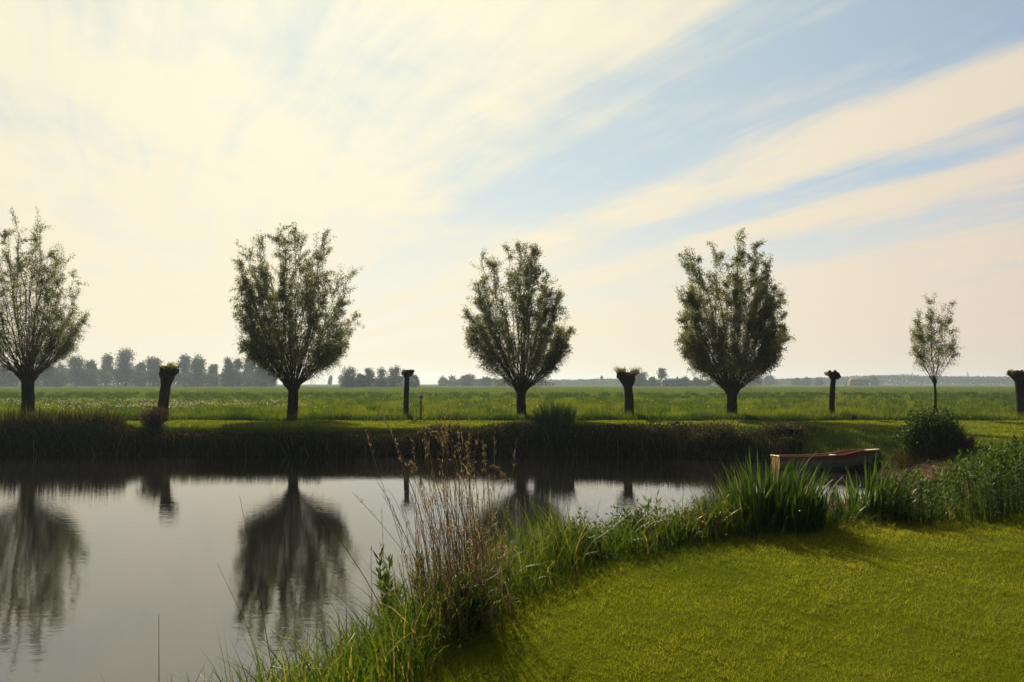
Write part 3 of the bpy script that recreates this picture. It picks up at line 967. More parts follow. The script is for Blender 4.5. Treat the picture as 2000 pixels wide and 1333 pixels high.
tz = np.interp(1000 + x * F / y, [-200, 235, 262, 330, 420, 800, 850, 1040, 1200, 1330, 1480, 1560], [0.3, 0.3, -0.02, -0.15, -0.25, -0.25, 0.02, 0.12, 0.08, 0.2, 0.1, -0.2]) + 0.14 * wob(x, y, 1.3, 44)
k_ = tz > gz
x, y, gz, tz = x[k_], y[k_], gz[k_], tz[k_]; N = len(x)
pos = np.stack([x, y, gz + np.minimum(tz - gz, 0.6) * RNG.uniform(0.05, 1, N)], -1)
leaves(b, pos, RNG.normal(size=(N, 3)) + np.array([0, 0, 0.5]), RNG.uniform(0.06, 0.14, N), RNG.uniform(0.03, 0.06, N), RNG.uniform(0, 0.9, N))
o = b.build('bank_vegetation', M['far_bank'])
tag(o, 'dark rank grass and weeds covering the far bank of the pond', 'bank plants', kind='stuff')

# bright tufts on the far bank top
b = Buf()
x, y = zone_pts(60000, 6.5, 14.5, 16, 30, 0.35, 3.4)
k_ = ~((y < 21.2) & (x < 10.7))
x, y = x[k_], y[k_]
N = len(x)
blades(b, base_pts(x, y), RNG.uniform(0.08, 0.26, N) * np.interp(pond_sd(x, y), [0.4, 2.2, 3.3], [1, 0.8, 0.3]), 0.016, RNG.uniform(0, 6.28, N), RNG.uniform(0.1, 0.9, N), segs=2, tint=RNG.uniform(0.1, 0.8, N))
x, y = zone_pts(9000, -21, -7, 28.1, 30.0, 0.45, 1.0)
N = len(x)
blades(b, base_pts(x, y), RNG.uniform(0.1, 0.28, N), 0.016, RNG.uniform(0, 6.28, N), RNG.uniform(0.1, 0.9, N), segs=2, tint=RNG.uniform(0.0, 0.6, N))
tag(b.build('bank_grass', M['bank_grass']), 'green grass on the bank behind the boat and along the far lawn edge', 'grass', kind='stuff')


def clump(name, label, cat, px, Yd, rad, n, hmin, hmax, w, mat, lean=(0.05, 0.5), droop=0.2, dry=None, gzoff=0.0, group=None, asp=1.0, bent=0.08, tmax=0.9, segs=6, part='leaves', skew=0.0):
    cx = (px - 1000) * Yd / F
    gz = float(ground_z(np.array([cx]), np.array([Yd]))[0])
    root = thing(name, label, cat, (cx, Yd, gz), group)
    b = Buf()
    a_ = RNG.uniform(0, 6.28, n); r_ = rad * np.sqrt(RNG.uniform(0, 1, n))
    x = cx + r_ * np.cos(a_); y = Yd + r_ * np.sin(a_) * asp
    bp = base_pts(x, y, 0.03); bp -= np.array([cx, Yd, gz])
    h = (hmin + (hmax - hmin) * RNG.uniform(0, 1, n) ** 1.15) * (1 - 0.2 * (r_ / rad) ** 2)
    h = h * (1 - skew * np.clip((x - cx) / rad, 0, 1))
    az = a_ + RNG.normal(size=n) * 0.7
    le = RNG.uniform(lean[0], lean[1], n) * (0.35 + 0.65 * r_ / rad)
    dr = np.where(RNG.uniform(size=n) < bent, RNG.uniform(0.5, 0.9, n), RNG.uniform(0, droop, n))
    le = np.where(dr > 0.45, le + 0.35, le)
    blades(b, bp, h, w * RNG.uniform(0.6, 1.2, n), az, le, bend=2.2, droop=dr, segs=segs, tint=np.where(RNG.uniform(size=n) < 0.03, 1.0, RNG.uniform(0, tmax, n)))
    b.build(part, M[mat], root)
    if dry:
        b = Buf()
        m = dry
        a2 = RNG.uniform(0, 6.28, m); r2 = rad * 1.05 * np.sqrt(RNG.uniform(0.3, 1, m))
        x = cx + r2 * np.cos(a2); y = Yd + r2 * np.sin(a2) * asp
        bp = base_pts(x, y, 0.03); bp -= np.array([cx, Yd, gz])
        blades(b, bp, RNG.uniform(0.35, 0.8, m) * hmax * 0.8, w * 0.7, a2 + RNG.normal(size=m) * 0.6, RNG.uniform(0.3, 1.0, m), bend=1.8, droop=RNG.uniform(0.2, 0.85, m), segs=5, tint=RNG.uniform(0, 1, m))
        b.build('dry_leaves', M['dry_reed'], root)
    return root


def bush(name, label, px, Yd, rx, ry, hgt, n, leaf, mat, gz=None, cat='bush', group=None, up=0.3, seed=0):
    cx = (px - 1000) * Yd / F
    g = float(ground_z(np.array([cx]), np.array([Yd]))[0]) if gz is None else gz
    root = thing(name, label, cat, (cx, Yd, g), group)
    sb = Buf()
    ns = 46
    a_ = RNG.uniform(0, 6.28, ns); r_ = np.sqrt(RNG.uniform(0, 1, ns))
    P2 = np.stack([np.cos(a_) * r_ * rx, np.sin(a_) * r_ * ry, hgt * (1 - 0.45 * r_ ** 2) * RNG.uniform(0.8, 1.08, ns)], -1)
    P0 = P2 * np.array([0.35, 0.35, 0]) - np.array([0, 0, 0.1])
    P1 = P2 * np.array([0.6, 0.6, 0.6])
    t = np.linspace(0, 1, 6)[None, :, None]
    path = P0[:, None] * (1 - t) ** 2 + 2 * P1[:, None] * t * (1 - t) + P2[:, None] * t ** 2
    tubes(sb, path, np.broadcast_to(np.linspace(0.012, 0.003, 6)[None], (ns, 6)), sides=4)
    sb.build('stems', M['twig'], root)
    fb = Buf()
    k = RNG.integers(0, ns, n)
    tt = RNG.uniform(0.15, 1.02, n)[:, None]
    pos = P0[k] * (1 - tt) ** 2 + 2 * P1[k] * tt * (1 - tt) + P2[k] * tt ** 2 + RNG.normal(size=(n, 3)) * np.array([rx, ry, hgt]) * 0.11
    pos[:, 2] = np.maximum(pos[:, 2], 0.02)
    leaves(fb, pos, RNG.normal(size=(n, 3)) + np.array([0, 0, up]), RNG.uniform(0.6, 1.3, n) * leaf, RNG.uniform(0.3, 0.6, n) * leaf, RNG.uniform(0, 1, n))
    fb.build('foliage', M[mat], root)
    return root


clump('iris_clump', 'dark clump of sword leaves rising above the far bank below the middle willow', 'plant', 1083, 29.0, 0.72, 620, 0.8, 1.3, 0.035, 'iris', gzoff=0, tmax=0.5)
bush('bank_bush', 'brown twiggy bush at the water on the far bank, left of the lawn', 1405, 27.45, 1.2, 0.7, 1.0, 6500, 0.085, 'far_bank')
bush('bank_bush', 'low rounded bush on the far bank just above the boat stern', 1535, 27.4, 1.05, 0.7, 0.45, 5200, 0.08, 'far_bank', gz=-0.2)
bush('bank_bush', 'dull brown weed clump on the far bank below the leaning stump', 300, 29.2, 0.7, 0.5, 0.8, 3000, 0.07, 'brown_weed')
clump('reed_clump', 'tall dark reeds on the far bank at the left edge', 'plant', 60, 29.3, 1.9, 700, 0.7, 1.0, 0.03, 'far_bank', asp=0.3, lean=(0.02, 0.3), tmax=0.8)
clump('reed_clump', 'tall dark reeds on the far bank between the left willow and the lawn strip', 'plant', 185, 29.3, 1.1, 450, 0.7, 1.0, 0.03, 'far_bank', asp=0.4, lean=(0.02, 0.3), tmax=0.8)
rt = bush('rounded_shrub', 'round dark shrub with green top and brown dead skirt right of the boat', 1820, 21.4, 0.86, 0.75, 1.18, 15000, 0.085, 'rush', up=0.8)
b = Buf()
m = 2600
a2 = RNG.uniform(0, 6.28, m); r2 = 0.95 * np.sqrt(RNG.uniform(0.25, 1, m))
bp = base_pts(rt.location[0] + r2 * np.cos(a2), 21.4 + r2 * np.sin(a2) * 0.9, 0.03) - np.array(rt.location)
blades(b, bp, RNG.uniform(0.25, 0.75, m), 0.02, a2 + RNG.normal(size=m) * 0.6, RNG.uniform(0.05, 0.6, m), bend=1.8, droop=RNG.uniform(0.1, 0.7, m), segs=4, tint=RNG.uniform(0, 1, m))
b.build('dead_skirt', M['brown_weed'], rt)
b = Buf()
m = 900
a2 = RNG.uniform(0, 6.28, m); r2 = 0.75 * np.sqrt(RNG.uniform(0, 1, m))
bp = base_pts(rt.location[0] + r2 * np.cos(a2), 21.4 + r2 * np.sin(a2) * 0.9, 0.03) - np.array(rt.location)
blades(b, bp, RNG.uniform(0.9, 1.3, m) * (1 - 0.3 * (r2 / 0.75) ** 2), 0.022, a2, RNG.uniform(0.05, 0.3, m), bend=2.0, droop=RNG.uniform(0.05, 0.3, m), segs=5, tint=RNG.uniform(0, 1, m))
b.build('leaf_blades', M['rush'], rt)

# flattened dead reeds on the mud by the bow
b = Buf()
x, y = zone_pts(2600, 9.6, 11.2, 19.2, 21.2, 0.0, 1.3)
N = len(x)
blades(b, base_pts(x, y), RNG.uniform(0.05, 0.22, N), 0.02, RNG.uniform(0, 6.28, N), RNG.uniform(1.5, 4.5, N), bend=1.0, droop=RNG.uniform(0.3, 0.9, N), segs=3, tint=RNG.uniform(0, 1, N))
tag(b.build('dead_reeds', M['dry_reed']), 'flattened brown dead reeds on the mud between boat and rush tussock', 'dead reeds', kind='stuff')

# ------------------------------------------------------------------ near bank
clump('iris_clump', 'largest clump of tall green iris leaves in front of the boat', 'plant', 1492, 8.95, 0.64, 860, 0.75, 1.27, 0.034, 'iris', lean=(0.03, 0.45), skew=0.38, droop=0.2, bent=0.12, group='iris clumps at the water edge')
clump('iris_clump', 'smaller clump of iris leaves right of the largest one', 'plant', 1690, 9.6, 0.46, 400, 0.5, 1.12, 0.032, 'iris', lean=(0.05, 0.5), droop=0.25, bent=0.15, group='iris clumps at the water edge')
clump('iris_clump', 'small spreading iris clump leaning over the water left of the largest', 'plant', 1418, 9.3, 0.22, 70, 0.75, 1.05, 0.03, 'iris', lean=(0.2, 0.8), droop=0.2, group='iris clumps at the water edge')


def leafy_stems(buf_s, buf_l, base, h, lean_az, lean, nl, leafL, leafW, whorl=True, tint=None):
    """upright stems with leaves all the way up and a tuft at the tip"""
    n = len(base)
    K = 5
    t = np.linspace(0, 1, K)
    P = base[:, None, :] + np.stack([np.cos(lean_az)[:, None] * (lean * h)[:, None] * t ** 1.6, np.sin(lean_az)[:, None] * (lean * h)[:, None] * t ** 1.6, h[:, None] * t[None]], -1)
    tubes(buf_s, P, np.broadcast_to(np.linspace(0.0045, 0.002, K)[None], (n, K)), sides=4)
    k = np.repeat(np.arange(n), nl)
    tt = RNG.uniform(0.12, 1.0, n * nl) ** 0.75
    kf = tt * (K - 1); k0 = np.clip(kf.astype(int), 0, K - 2); fr = (kf - k0)[:, None]
    pos = P[k, k0] * (1 - fr) + P[k, k0 + 1] * fr
    a_ = RNG.uniform(0, 6.28, n * nl)
    el = 0.15 + 0.95 * tt ** 3
    d = np.stack([np.cos(a_) * np.cos(el), np.sin(a_) * np.cos(el), np.sin(el)], -1)
    nr = np.cross(d, np.stack([-np.sin(a_), np.cos(a_), np.zeros_like(a_)], -1)) + RNG.normal(size=(n * nl, 3)) * 0.25
    L = leafL * RNG.uniform(0.6, 1.2, n * nl) * (1.1 - 0.45 * tt)
    # two-piece drooping leaf
    leaves(buf_l, pos, d, L, leafW * RNG.uniform(0.7, 1.2, n * nl), np.clip(RNG.uniform(0, 0.9, n * nl), 0, 1), nrm=nr)


# leafy herbs massed at the right
b1, b2 = Buf(), Buf()
n = 5200
x = RNG.uniform(4.2, 12.0, n); y = RNG.uniform(8.6, 17.5, n)
e = pond_sd(x, y); w = bank_w(x, y)
ok = (e > 0.0) & (e < w + 0.05)
x, y = x[ok], y[ok]; n = len(x)
pxx = 1000 + x * F / y
target = np.interp(pxx, [1700, 1770, 1850, 1920, 2000, 2100], [975, 930, 922, 885, 860, 852])
zt = EYE - (target - HOR) * y / F
gz = ground_z(x, y)
h = np.clip(zt - gz, 0.35, 1.0) * RNG.uniform(0.6, 1.12, n)
leafy_stems(b1, b2, base_pts(x, y), h, RNG.uniform(0, 6.28, n), RNG.uniform(0.02, 0.3, n), 32, 0.095, 0.026)
b1.add(np.concatenate(b2.v), quads=np.concatenate(b2.q), tint=np.concatenate(b2.t))
tag(b1.build('bank_herbs', M['herb']), 'dense leafy green herbs along the bank at the right edge', 'bank plants', kind='stuff')

# tall grass of the near bank
b = Buf()
x, y = zone_pts(150000, -4.5, 9, 2.2, 13, -0.25, 1.42)
w = bank_w(x, y)
ok = (pond_sd(x, y) < w + 0.06 * wob(x, y, 5, 55)) & (y < 14)
x, y = x[ok], y[ok]
dens = 0.55 + 0.45 * wob(x, y, 2.6, 51)
keep = RNG.uniform(size=len(x)) < np.where(x > 2.2, 0.45, 0.95) * np.clip(dens + 0.3, 0.25, 1)
x, y = x[keep], y[keep]; N = len(x)
e = pond_sd(x, y) / bank_w(x, y)
h = RNG.uniform(0.25, 0.62, N) * (1 + 0.3 * wob(x, y, 1.9, 52)) * np.interp(e, [0, 0.5, 0.9, 1.0], [1.2, 1.2, 0.85, 0.4]) * np.interp(x, [-1, -0.2, 2.2, 3], [1, 1.22, 1.2, 0.9])
blades(b, base_pts(x, y, 0.02), h, RNG.uniform(0.004, 0.014, N), RNG.uniform(0, 6.28, N), RNG.uniform(0.05, 0.75, N), bend=2.2, droop=RNG.uniform(0, 0.4, N) ** 1.0, segs=4,
       tint=np.where(RNG.uniform(size=N) < 0.06, 1.0, np.clip(0.42 + 0.22 * RNG.normal(size=N) + 0.2 * wob(x, y, 1.6, 53), 0, 0.9)))
tag(b.build('bank_grass', M['bank_grass']), 'tall green grass along the near bank from the bottom edge to the irises', 'grass', kind='stuff')

# low creeping weeds where bank and lawn meet
b = Buf()
x, y = zone_pts(52000, -4, 7, 2.4, 10.5, 0.35, 1.6)
e = pond_sd(x, y) / bank_w(x, y)
ok = (e < 1.08) & (wob(x, y, 3.0, 61) > -0.35)
x, y = x[ok], y[ok]; N = len(x)
pos = base_pts(x, y, 0); pos[:, 2] += RNG.uniform(0.01, 0.12, N)
leaves(b, pos, RNG.normal(size=(N, 3)) * np.array([1, 1, 0.5]) + np.array([0, 0, 0.25]), RNG.uniform(0.015, 0.04, N), RNG.uniform(0.01, 0.02, N), RNG.uniform(0, 0.85, N))
tag(b.build('ground_cover', M['herb']), 'low leafy weeds where the near bank meets the lawn', 'ground cover', kind='stuff')


# single leafy plants standing out of the bank
def leafy_plant(px, py_top, Yd, nst, label, group='tall leafy stalks on the near bank'):
    cx = (px - 1000) * Yd / F
    gz = float(ground_z(np.array([cx]), np.array([Yd]))[0])
    zt = EYE - (py_top - HOR) * Yd / F
    root = thing('leafy_stalk', label, 'plant', (cx, Yd, gz), group)
    bs, bl = Buf(), Buf()
    base = np.stack([RNG.normal(size=nst) * 0.025, RNG.normal(size=nst) * 0.025, np.full(nst, -0.03)], -1)
    base[0] = (0, 0, -0.03)
    h = (zt - gz) * np.concatenate([[1.0], RNG.uniform(0.7, 0.95, nst - 1)])
    leafy_stems(bs, bl, base, h, RNG.uniform(0, 6.28, nst), RNG.uniform(0.0, 0.12, nst), 50, 0.15, 0.03)
    bs.build('stem', M['herb'], root)
    bl.build('leaves', M['herb'], root)


for px, py, Yd, ns, lab in [
        (1263, 967, 8.3, 1, 'tallest leafy stalk rising in front of the water, left one of the close pair'),
        (1284, 964, 8.35, 1, 'leafy stalk reaching highest, right one of the close pair against the water'),
        (1229, 996, 8.2, 2, 'leafy stalk just left of the tallest close pair'),
        (1322, 1003, 8.3, 2, 'leafy stalk just right of the tallest close pair'),
        (1345, 1000, 8.4, 1, 'thin leafy stalk midway between the close pair and the big iris clump'),
        (1372, 1000, 8.5, 2, 'leafy stalk nearest to the big iris clump'),
        (750, 1072, 6.1, 2, 'leafy stalk at the water left of the dry reeds'),
        (822, 1080, 5.9, 2, 'leafy stalk at the foot of the dry reeds'),
        (765, 1125, 5.8, 4, 'bushy leafy plant low at the water left of the dry reeds')]:
    leafy_plant(px, py, Yd, ns, lab)

for px, Yd, rx, hg, nn, lab in [(1120, 7.35, 0.35, 0.42, 1800, 'low leafy weed clump midway between the dry reeds and the stalk pair'),
                            (1190, 7.8, 0.32, 0.48, 1700, 'leafy weed clump just left of the stalk pair'),
                            (1390, 8.35, 0.3, 0.5, 1500, 'leafy weed clump at the left foot of the largest iris clump'),
                            (905, 5.2, 0.22, 0.34, 1300, 'leafy weed clump at the foot of the dry reeds near the lawn')]:
    bush('leafy_weed', lab, px, Yd, rx, 0.22, hg, nn, 0.045, 'herb', cat='plant', group='leafy weed clumps on the near bank')
# reddish dock-like weeds
bush('rusty_weed', 'reddish orange weed patch left of the big iris clump', 1345, 8.15, 0.42, 0.22, 0.42, 1500, 0.035, 'rust_herb', cat='plant')
bush('rusty_weed', 'reddish weed between the two iris clumps', 1635, 9.1, 0.16, 0.14, 0.38, 500, 0.035, 'rust_herb', cat='plant')
bush('leafy_weed', 'dark green leafy weed clump under the tall stalk pair', 1265, 8.0, 0.55, 0.25, 0.5, 3600, 0.045, 'herb', cat='plant')

# ------------------------------------------------------------------ dry reeds
root = thing('dry_reeds', 'tall stand of dry brown reed stems at the near bank', 'reeds', (-0.35, 5.9, float(ground_z(np.array([-0.35]), np.array([5.9]))[0])))
O = np.array(root.location)
n = 330
cx = np.where(RNG.uniform(size=n) < 0.8, RNG.normal(size=n) * 0.16 - 0.36, RNG.uniform(-0.95, 0.05, n))
cy = RNG.uniform(4.9, 6.6, n)
k = pond_sd(cx, cy) > 0.1
cx, cy = cx[k], cy[k]; n = len(cx)
bp = base_pts(cx, cy, 0.03)
ht = RNG.uniform(0.35, 1.08, n)
tall = RNG.uniform(size=n) < 0.10
ht = np.where(tall, RNG.uniform(1.2, 1.55, n), ht)
pxx = 1000 + cx * F / cy
ht = ht * np.interp(pxx, [700, 800, 860, 960, 1010], [0.7, 0.9, 1.05, 1.0, 0.6])
K = 7
t = np.linspace(0, 1, K)
az = np.where(RNG.uniform(size=n) < 0.7, math.pi + RNG.normal(size=n) * 0.7, RNG.uniform(0, 6.28, n))
le = np.abs(RNG.normal(size=n)) * 0.2
P = bp[:, None] + np.stack([np.cos(az)[:, None] * (le * ht)[:, None] * t ** 1.4, np.sin(az)[:, None] * (le * ht)[:, None] * t ** 1.4, ht[:, None] * t[None]], -1)
P[:, 1:] += RNG.normal(size=(n, K - 1, 3)) * 0.004
b = Buf()
tubes(b, P - O, np.broadcast_to(np.linspace(0.0026, 0.0012, K)[None], (n, K)), sides=3, tint=RNG.uniform(0.1, 1, n))
b.build('stems', M['dry_reed'], root)
b = Buf()
# plumes and spikelets along the last fifth of the stems
m = 14
k = np.repeat(np.arange(n), m)
tt = RNG.uniform(0.8, 1.0, n * m)
pos = P[k, K - 2] * (1 - (tt - 0.8)[:, None] * 5) + P[k, K - 1] * ((tt - 0.8)[:, None] * 5)
leaves(b, pos - O, RNG.normal(size=(n * m, 3)) * 0.5 + np.array([0, 0, 1.0]), RNG.uniform(0.012, 0.04, n * m), RNG.uniform(0.003, 0.006, n * m), RNG.uniform(0.3, 1, n * m))
b.build('seed_heads', M['dry_reed'], root)
b = Buf()
k = RNG.integers(0, n, 900); j = RNG.integers(1, K - 2, 900)
blades(b, P[k, j] - O, RNG.uniform(0.08, 0.22, 900), 0.006, RNG.uniform(0, 6.28, 900), RNG.uniform(0.4, 1.3, 900), droop=RNG.uniform(0.2, 1.1, 900), segs=4, tint=RNG.uniform(0, 1, 900))
b.build('dry_leaves', M['dry_reed'], root)


def lone_stem(pts, Yd, r, label, head=False, y1=None):
    """a single reed stem through photo positions, standing at distance Yd"""
    P = np.array([at(px, py, Yd + (0 if y1 is None else (y1 - Yd) * i / (len(pts) - 1))) for i, (px, py) in enumerate(pts)])
    # resample smoothly
    tt = np.linspace(0, len(P) - 1, 12)
    Q_ = np.stack([np.interp(tt, np.arange(len(P)), P[:, i]) for i in range(3)], -1)
    Q_[1:-1] = (Q_[:-2] + 2 * Q_[1:-1] + Q_[2:]) / 4
    o_ = Q_[0].copy()
    root = thing('lone_reed', label, 'reed stem', tuple(o_), 'single reed stems')
    b = Buf()
    tubes(b, (Q_ - o_)[None], np.linspace(r, r * 0.4, 12)[None], sides=4, tint=0.3)
    b.build('stem', M['dry_reed'], root)
    if head:
        b = Buf()
        m = 260
        k = RNG.integers(8, 12, m)
        leaves(b, Q_[k] - o_ + RNG.normal(size=(m, 3)) * 0.004, (Q_[11] - Q_[9])[None] * 6 + RNG.normal(size=(m, 3)) * 0.35, RNG.uniform(0.015, 0.035, m), 0.005, RNG.uniform(0, 0.8, m))
        b.build('seed_head', M['dry_reed'], root)


lone_stem([(312, 1560), (311, 1380), (310, 1200)], 5.0, 0.004, 'lone dark reed stem standing in the water at the lower left')
lone_stem([(545, 1390), (510, 1180), (482, 1040), (468, 968)], 5.6, 0.003, 'thin reed stem slanting left across the reflection of the biggest willow')
lone_stem([(530, 1400), (490, 1240), (455, 1165), (424, 1100)], 5.3, 0.0022, 'faint thin reed stem lowest left of the willow reflection')
lone_stem([(800, 1290), (715, 1130), (640, 1020), (578, 965)], 5.9, 0.004, 'long reed stem leaning far left over the willow reflection')
lone_stem([(905, 1150), (870, 1000), (845, 920), (834, 848), (850, 842), (858, 858)], 6.0, 0.0038, 'tallest dry reed with a nodding plume above the stand', True)
lone_stem([(838, 1120), (826, 1010), (800, 940), (790, 918), (800, 900), (808, 915)], 5.9, 0.0036, 'dry reed with hooked broken top left of the stand', True)
lone_stem([(920, 1130), (905, 1000), (880, 920), (870, 850), (866, 838)], 6.1, 0.003, 'tall dry reed just right of the nodding one', True)
lone_stem([(945, 1120), (946, 1000), (944, 930), (946, 876)], 6.1, 0.003, 'upright dry reed at the right side of the stand', True)
lone_stem([(935, 1120), (925, 1000), (915, 920), (913, 868)], 6.0, 0.003, 'upright dry reed with a spiky head at the middle of the stand', True)
lone_stem([(960, 1110), (958, 990), (948, 918), (962, 905), (990, 936)], 6.1, 0.0022, 'thin dry reed bending over to the right', True)
lone_stem([(830, 1120), (800, 1040), (772, 975), (756, 955)], 5.9, 0.002, 'thin dry reed arching left low beside the stand')


# ------------------------------------------------------------------ distance
def far_tree(px, py_top, Yd, hw, label, name='distant_tree', group='trees on the horizon', n=1500, bare=0.0, low=0.05, seed=0, base_py=750.0):
    hw = hw * 1.17
    n = int(n * 2.2)
    s = Yd / F
    cx = (px - 1000) * s
    H = EYE + (HOR - py_top) * s
    rx = hw * s
    root = thing(name, label, 'tree', (cx, Yd, 0), group)
    tb = Buf()
    nb = 9
    P0 = np.zeros((nb, 3)); P0[:, 2] = -0.1
    a_ = RNG.uniform(0, 6.28, nb); rr = RNG.uniform(0.1, 0.75, nb) * rx
    P2 = np.stack([np.cos(a_) * rr, np.sin(a_) * rr, H * RNG.uniform(0.65, 0.95, nb)], -1)
    P1 = P2 * np.array([0.2, 0.2, 0.55])
    t = np.linspace(0, 1, 6)[None, :, None]
    path = P0[:, None] * (1 - t) ** 2 + 2 * P1[:, None] * t * (1 - t) + P2[:, None] * t ** 2
    tubes(tb, path, np.broadcast_to(np.linspace(H * 0.022, H * 0.004, 6)[None], (nb, 6)), sides=5)
    tb.build('trunk', M['bark'], root)
    fb = Buf()
    nbl = max(10, int(13 + hw / 3))
    # blobs fill an egg-shaped crown; leaves cluster on their shells
    bl = []
    for i in range(nbl):
        zz = RNG.uniform(low + 0.08, 0.9) ** 1.1
        wz = math.sqrt(max(0.05, 1 - ((zz - 0.4) / 0.62) ** 2))
        aa = RNG.uniform(0, 6.28); r_ = rx * wz * 0.62 * math.sqrt(RNG.uniform(0, 1))
        br = RNG.uniform(0.24, 0.5) * min(rx * 1.2, H * 0.7)
        bl.append((math.cos(aa) * r_, math.sin(aa) * r_, min(zz * H, H - br * 0.8), br))
    bl.append((RNG.uniform(-0.25, 0.25) * rx, 0, H - 0.42 * min(rx * 1.1, H * 0.6), 0.44 * min(rx * 1.1, H * 0.6)))
    bl.append((0, 0, H * 0.4, 0.6 * min(rx * 1.1, H * 0.6)))
    bl = np.array(bl)
    n = int(n * (1 - bare))
    k = RNG.choice(len(bl), n, p=bl[:, 3] ** 2 / (bl[:, 3] ** 2).sum())
    dv = unit(RNG.normal(size=(n, 3)))
    pos = bl[k, :3] + dv * (bl[k, 3] * RNG.uniform(0.3, 1.15, n))[:, None] + RNG.normal(size=(n, 3)) * H * 0.035
    pos[:, 2] = np.clip(pos[:, 2], low * H * RNG.uniform(0.6, 1.3, n), None)
    L = max(0.28, 0.0016 * Yd)
    leaves(fb, pos, RNG.normal(size=(n, 3)), RNG.uniform(0.7, 1.4, n) * L, RNG.uniform(0.5, 0.9, n) * L, np.clip(0.5 + 0.35 * dv[:, 0] * 0 + 0.25 * RNG.normal(size=n), 0, 1))
    fb.build('crown', M['far_leaf'], root)
    return root


def hedge(px0, px1, Yd, tops, name, label, depth=8, dens=70, group=None):
    """continuous far belt of trees too merged to tell apart"""
    s = Yd / F
    L = max(0.3, 0.0013 * Yd)
    area = (px1 - px0) * s
    n = int((px1 - px0) * dens)
    px = RNG.uniform(px0, px1, n)
    tp = np.interp(px, [a_ for a_, _ in tops], [b_ for _, b_ in tops]) + 1.6 * wob(px, px * 0, 0.16, Yd % 7) + 1.1 * wob(px, px * 0, 0.5, 3)
    H = EYE + (HOR - tp) * s
    z = H * RNG.uniform(0.0, 1.0, n) ** 0.7
    y = Yd + RNG.uniform(-depth, depth, n)
    b = Buf()
    leaves(b, np.stack([(px - 1000) * s, y, z], -1), RNG.normal(size=(n, 3)), RNG.uniform(0.8, 1.5, n) * L, RNG.uniform(0.6, 1.0, n) * L, RNG.uniform(0, 0.9, n))
    o = b.build(name, M['far_leaf'])
    return tag(o, label, 'trees', group, 'stuff')


left_line = [(8, 712, 16, 'clipped by the left edge of the photo'), (32, 713, 14, 'seen through the left willow stem side'), (60, 716, 14, 'directly behind the left willow trunk'),
             (92, 706, 18, 'just right of the left willow trunk'), (118, 712, 12, 'second right of the left willow trunk'),
             (150, 698, 19, 'broad and domed, left of the tallest'), (178, 703, 11, 'narrow, right of the broad domed one'),
             (207, 692, 14, 'pale and feathery, left of the tallest tree'), (246, 681, 23, 'tallest and widest of the wood'), (275, 708, 13, 'low, leaning on the right of the tallest'),
             (301, 698, 19, 'left of the leaning stump head'), (333, 710, 13, 'right behind the leaning stump head'),
             (360, 694, 13, 'tall twin just right of the leaning stump, left twin'), (386, 696, 17, 'tall twin just right of the leaning stump, right twin'),
             (417, 713, 11, 'low and round, between the twins and the last group'), (444, 700, 12, 'first of three left of the biggest willow'),
             (463, 701, 11, 'second of three left of the biggest willow'), (487, 703, 14, 'third of three left of the biggest willow'),
             (512, 709, 16, 'last one, under the left side of the biggest willow'), (530, 722, 8, 'low shrubby end of the wood beside the biggest willow')]
for i, (px, py, hw, w_) in enumerate(left_line):
    far_tree(px, py, 410 + 30 * ((i * 7) % 5) / 4, hw, 'hazy tree of the left wood, ' + w_, n=1700 + hw * 40, group='trees of the distant wood at the left')
hedge(-60, 534, 425, [(-60, 718), (120, 721), (300, 727), (400, 733), (534, 734)], 'distant_undergrowth', 'bluish undergrowth filling the foot of the distant left wood', 8, 75)

for i, (px, py, hw, br, w_) in enumerate([(684, 717, 19, 0, 'dense round tree at the left end of the small grove'), (706, 731, 10, 0, 'low tree beside the dense round one of the small grove'),
                                    (722, 720, 11, 0.45, 'thin see-through tree in the small grove'), (745, 719, 10, 0.6, 'nearly bare tall tree in the small grove'),
                                    (770, 716, 14, 0.35, 'tall loose tree behind the thin pole stump'), (806, 734, 11, 0, 'low tree at the right end of the small grove')]):
    far_tree(px, py, 330 + 6 * i, hw, 'distant ' + w_, n=1500, bare=br, group='small grove left of the garden lamp')
hedge(664, 818, 345, [(664, 735), (740, 741), (775, 734), (800, 736), (818, 746)], 'distant_undergrowth', 'bluish undergrowth under the small grove behind the pole stump', 5, 60)
far_tree(645, 735, 700, 4, 'tiny lone tree on the horizon right of the biggest willow trunk', n=500)
far_tree(866, 736, 620, 8, 'faint thin tree on the horizon right of the garden lamp', n=800, bare=0.3)
far_tree(884, 735, 620, 8, 'faint tree second to the right of the garden lamp', n=800, bare=0.3)
far_tree(912, 731, 520, 17, 'round darker tree left of the middle willow', n=1400)
far_tree(948, 738, 540, 15, 'low wide tree left of the middle willow trunk', n=1200)
far_tree(990, 738, 560, 17, 'low tree behind the middle willow trunk', n=1200)
hedge(858, 1060, 560, [(858, 744), (910, 742), (1010, 741), (1060, 743)], 'distant_hedge', 'low hazy hedge on the horizon behind the middle willow', 8, 60)
hedge(1050, 1245, 900, [(1050, 743), (1120, 743), (1180, 741), (1245, 742)], 'distant_wood', 'pale blue woods on the horizon left of the stout stump', 20, 60)
far_tree(1246, 727, 480, 20, 'round tree right beside the head of the stout stump', n=1700, low=0.02)
far_tree(1273, 738, 480, 9, 'small dark tree right of the round one by the stout stump', n=800, low=0.02)
far_tree(1293, 719, 470, 9, 'tall tree with an open crown above the farm roof', n=700, bare=0.35, low=0.45)
far_tree(1335, 737, 480, 14, 'low bushy tree right of the farm roof', n=1200, bare=0.2)
far_tree(1362, 739, 480, 12, 'low tree at the left foot of the dense willow', n=900)
hedge(1232, 1385, 492, [(1232, 744), (1300, 743), (1385, 744)], 'distant_hedge', 'low dark hedge around the farm left of the dense willow', 6, 60)
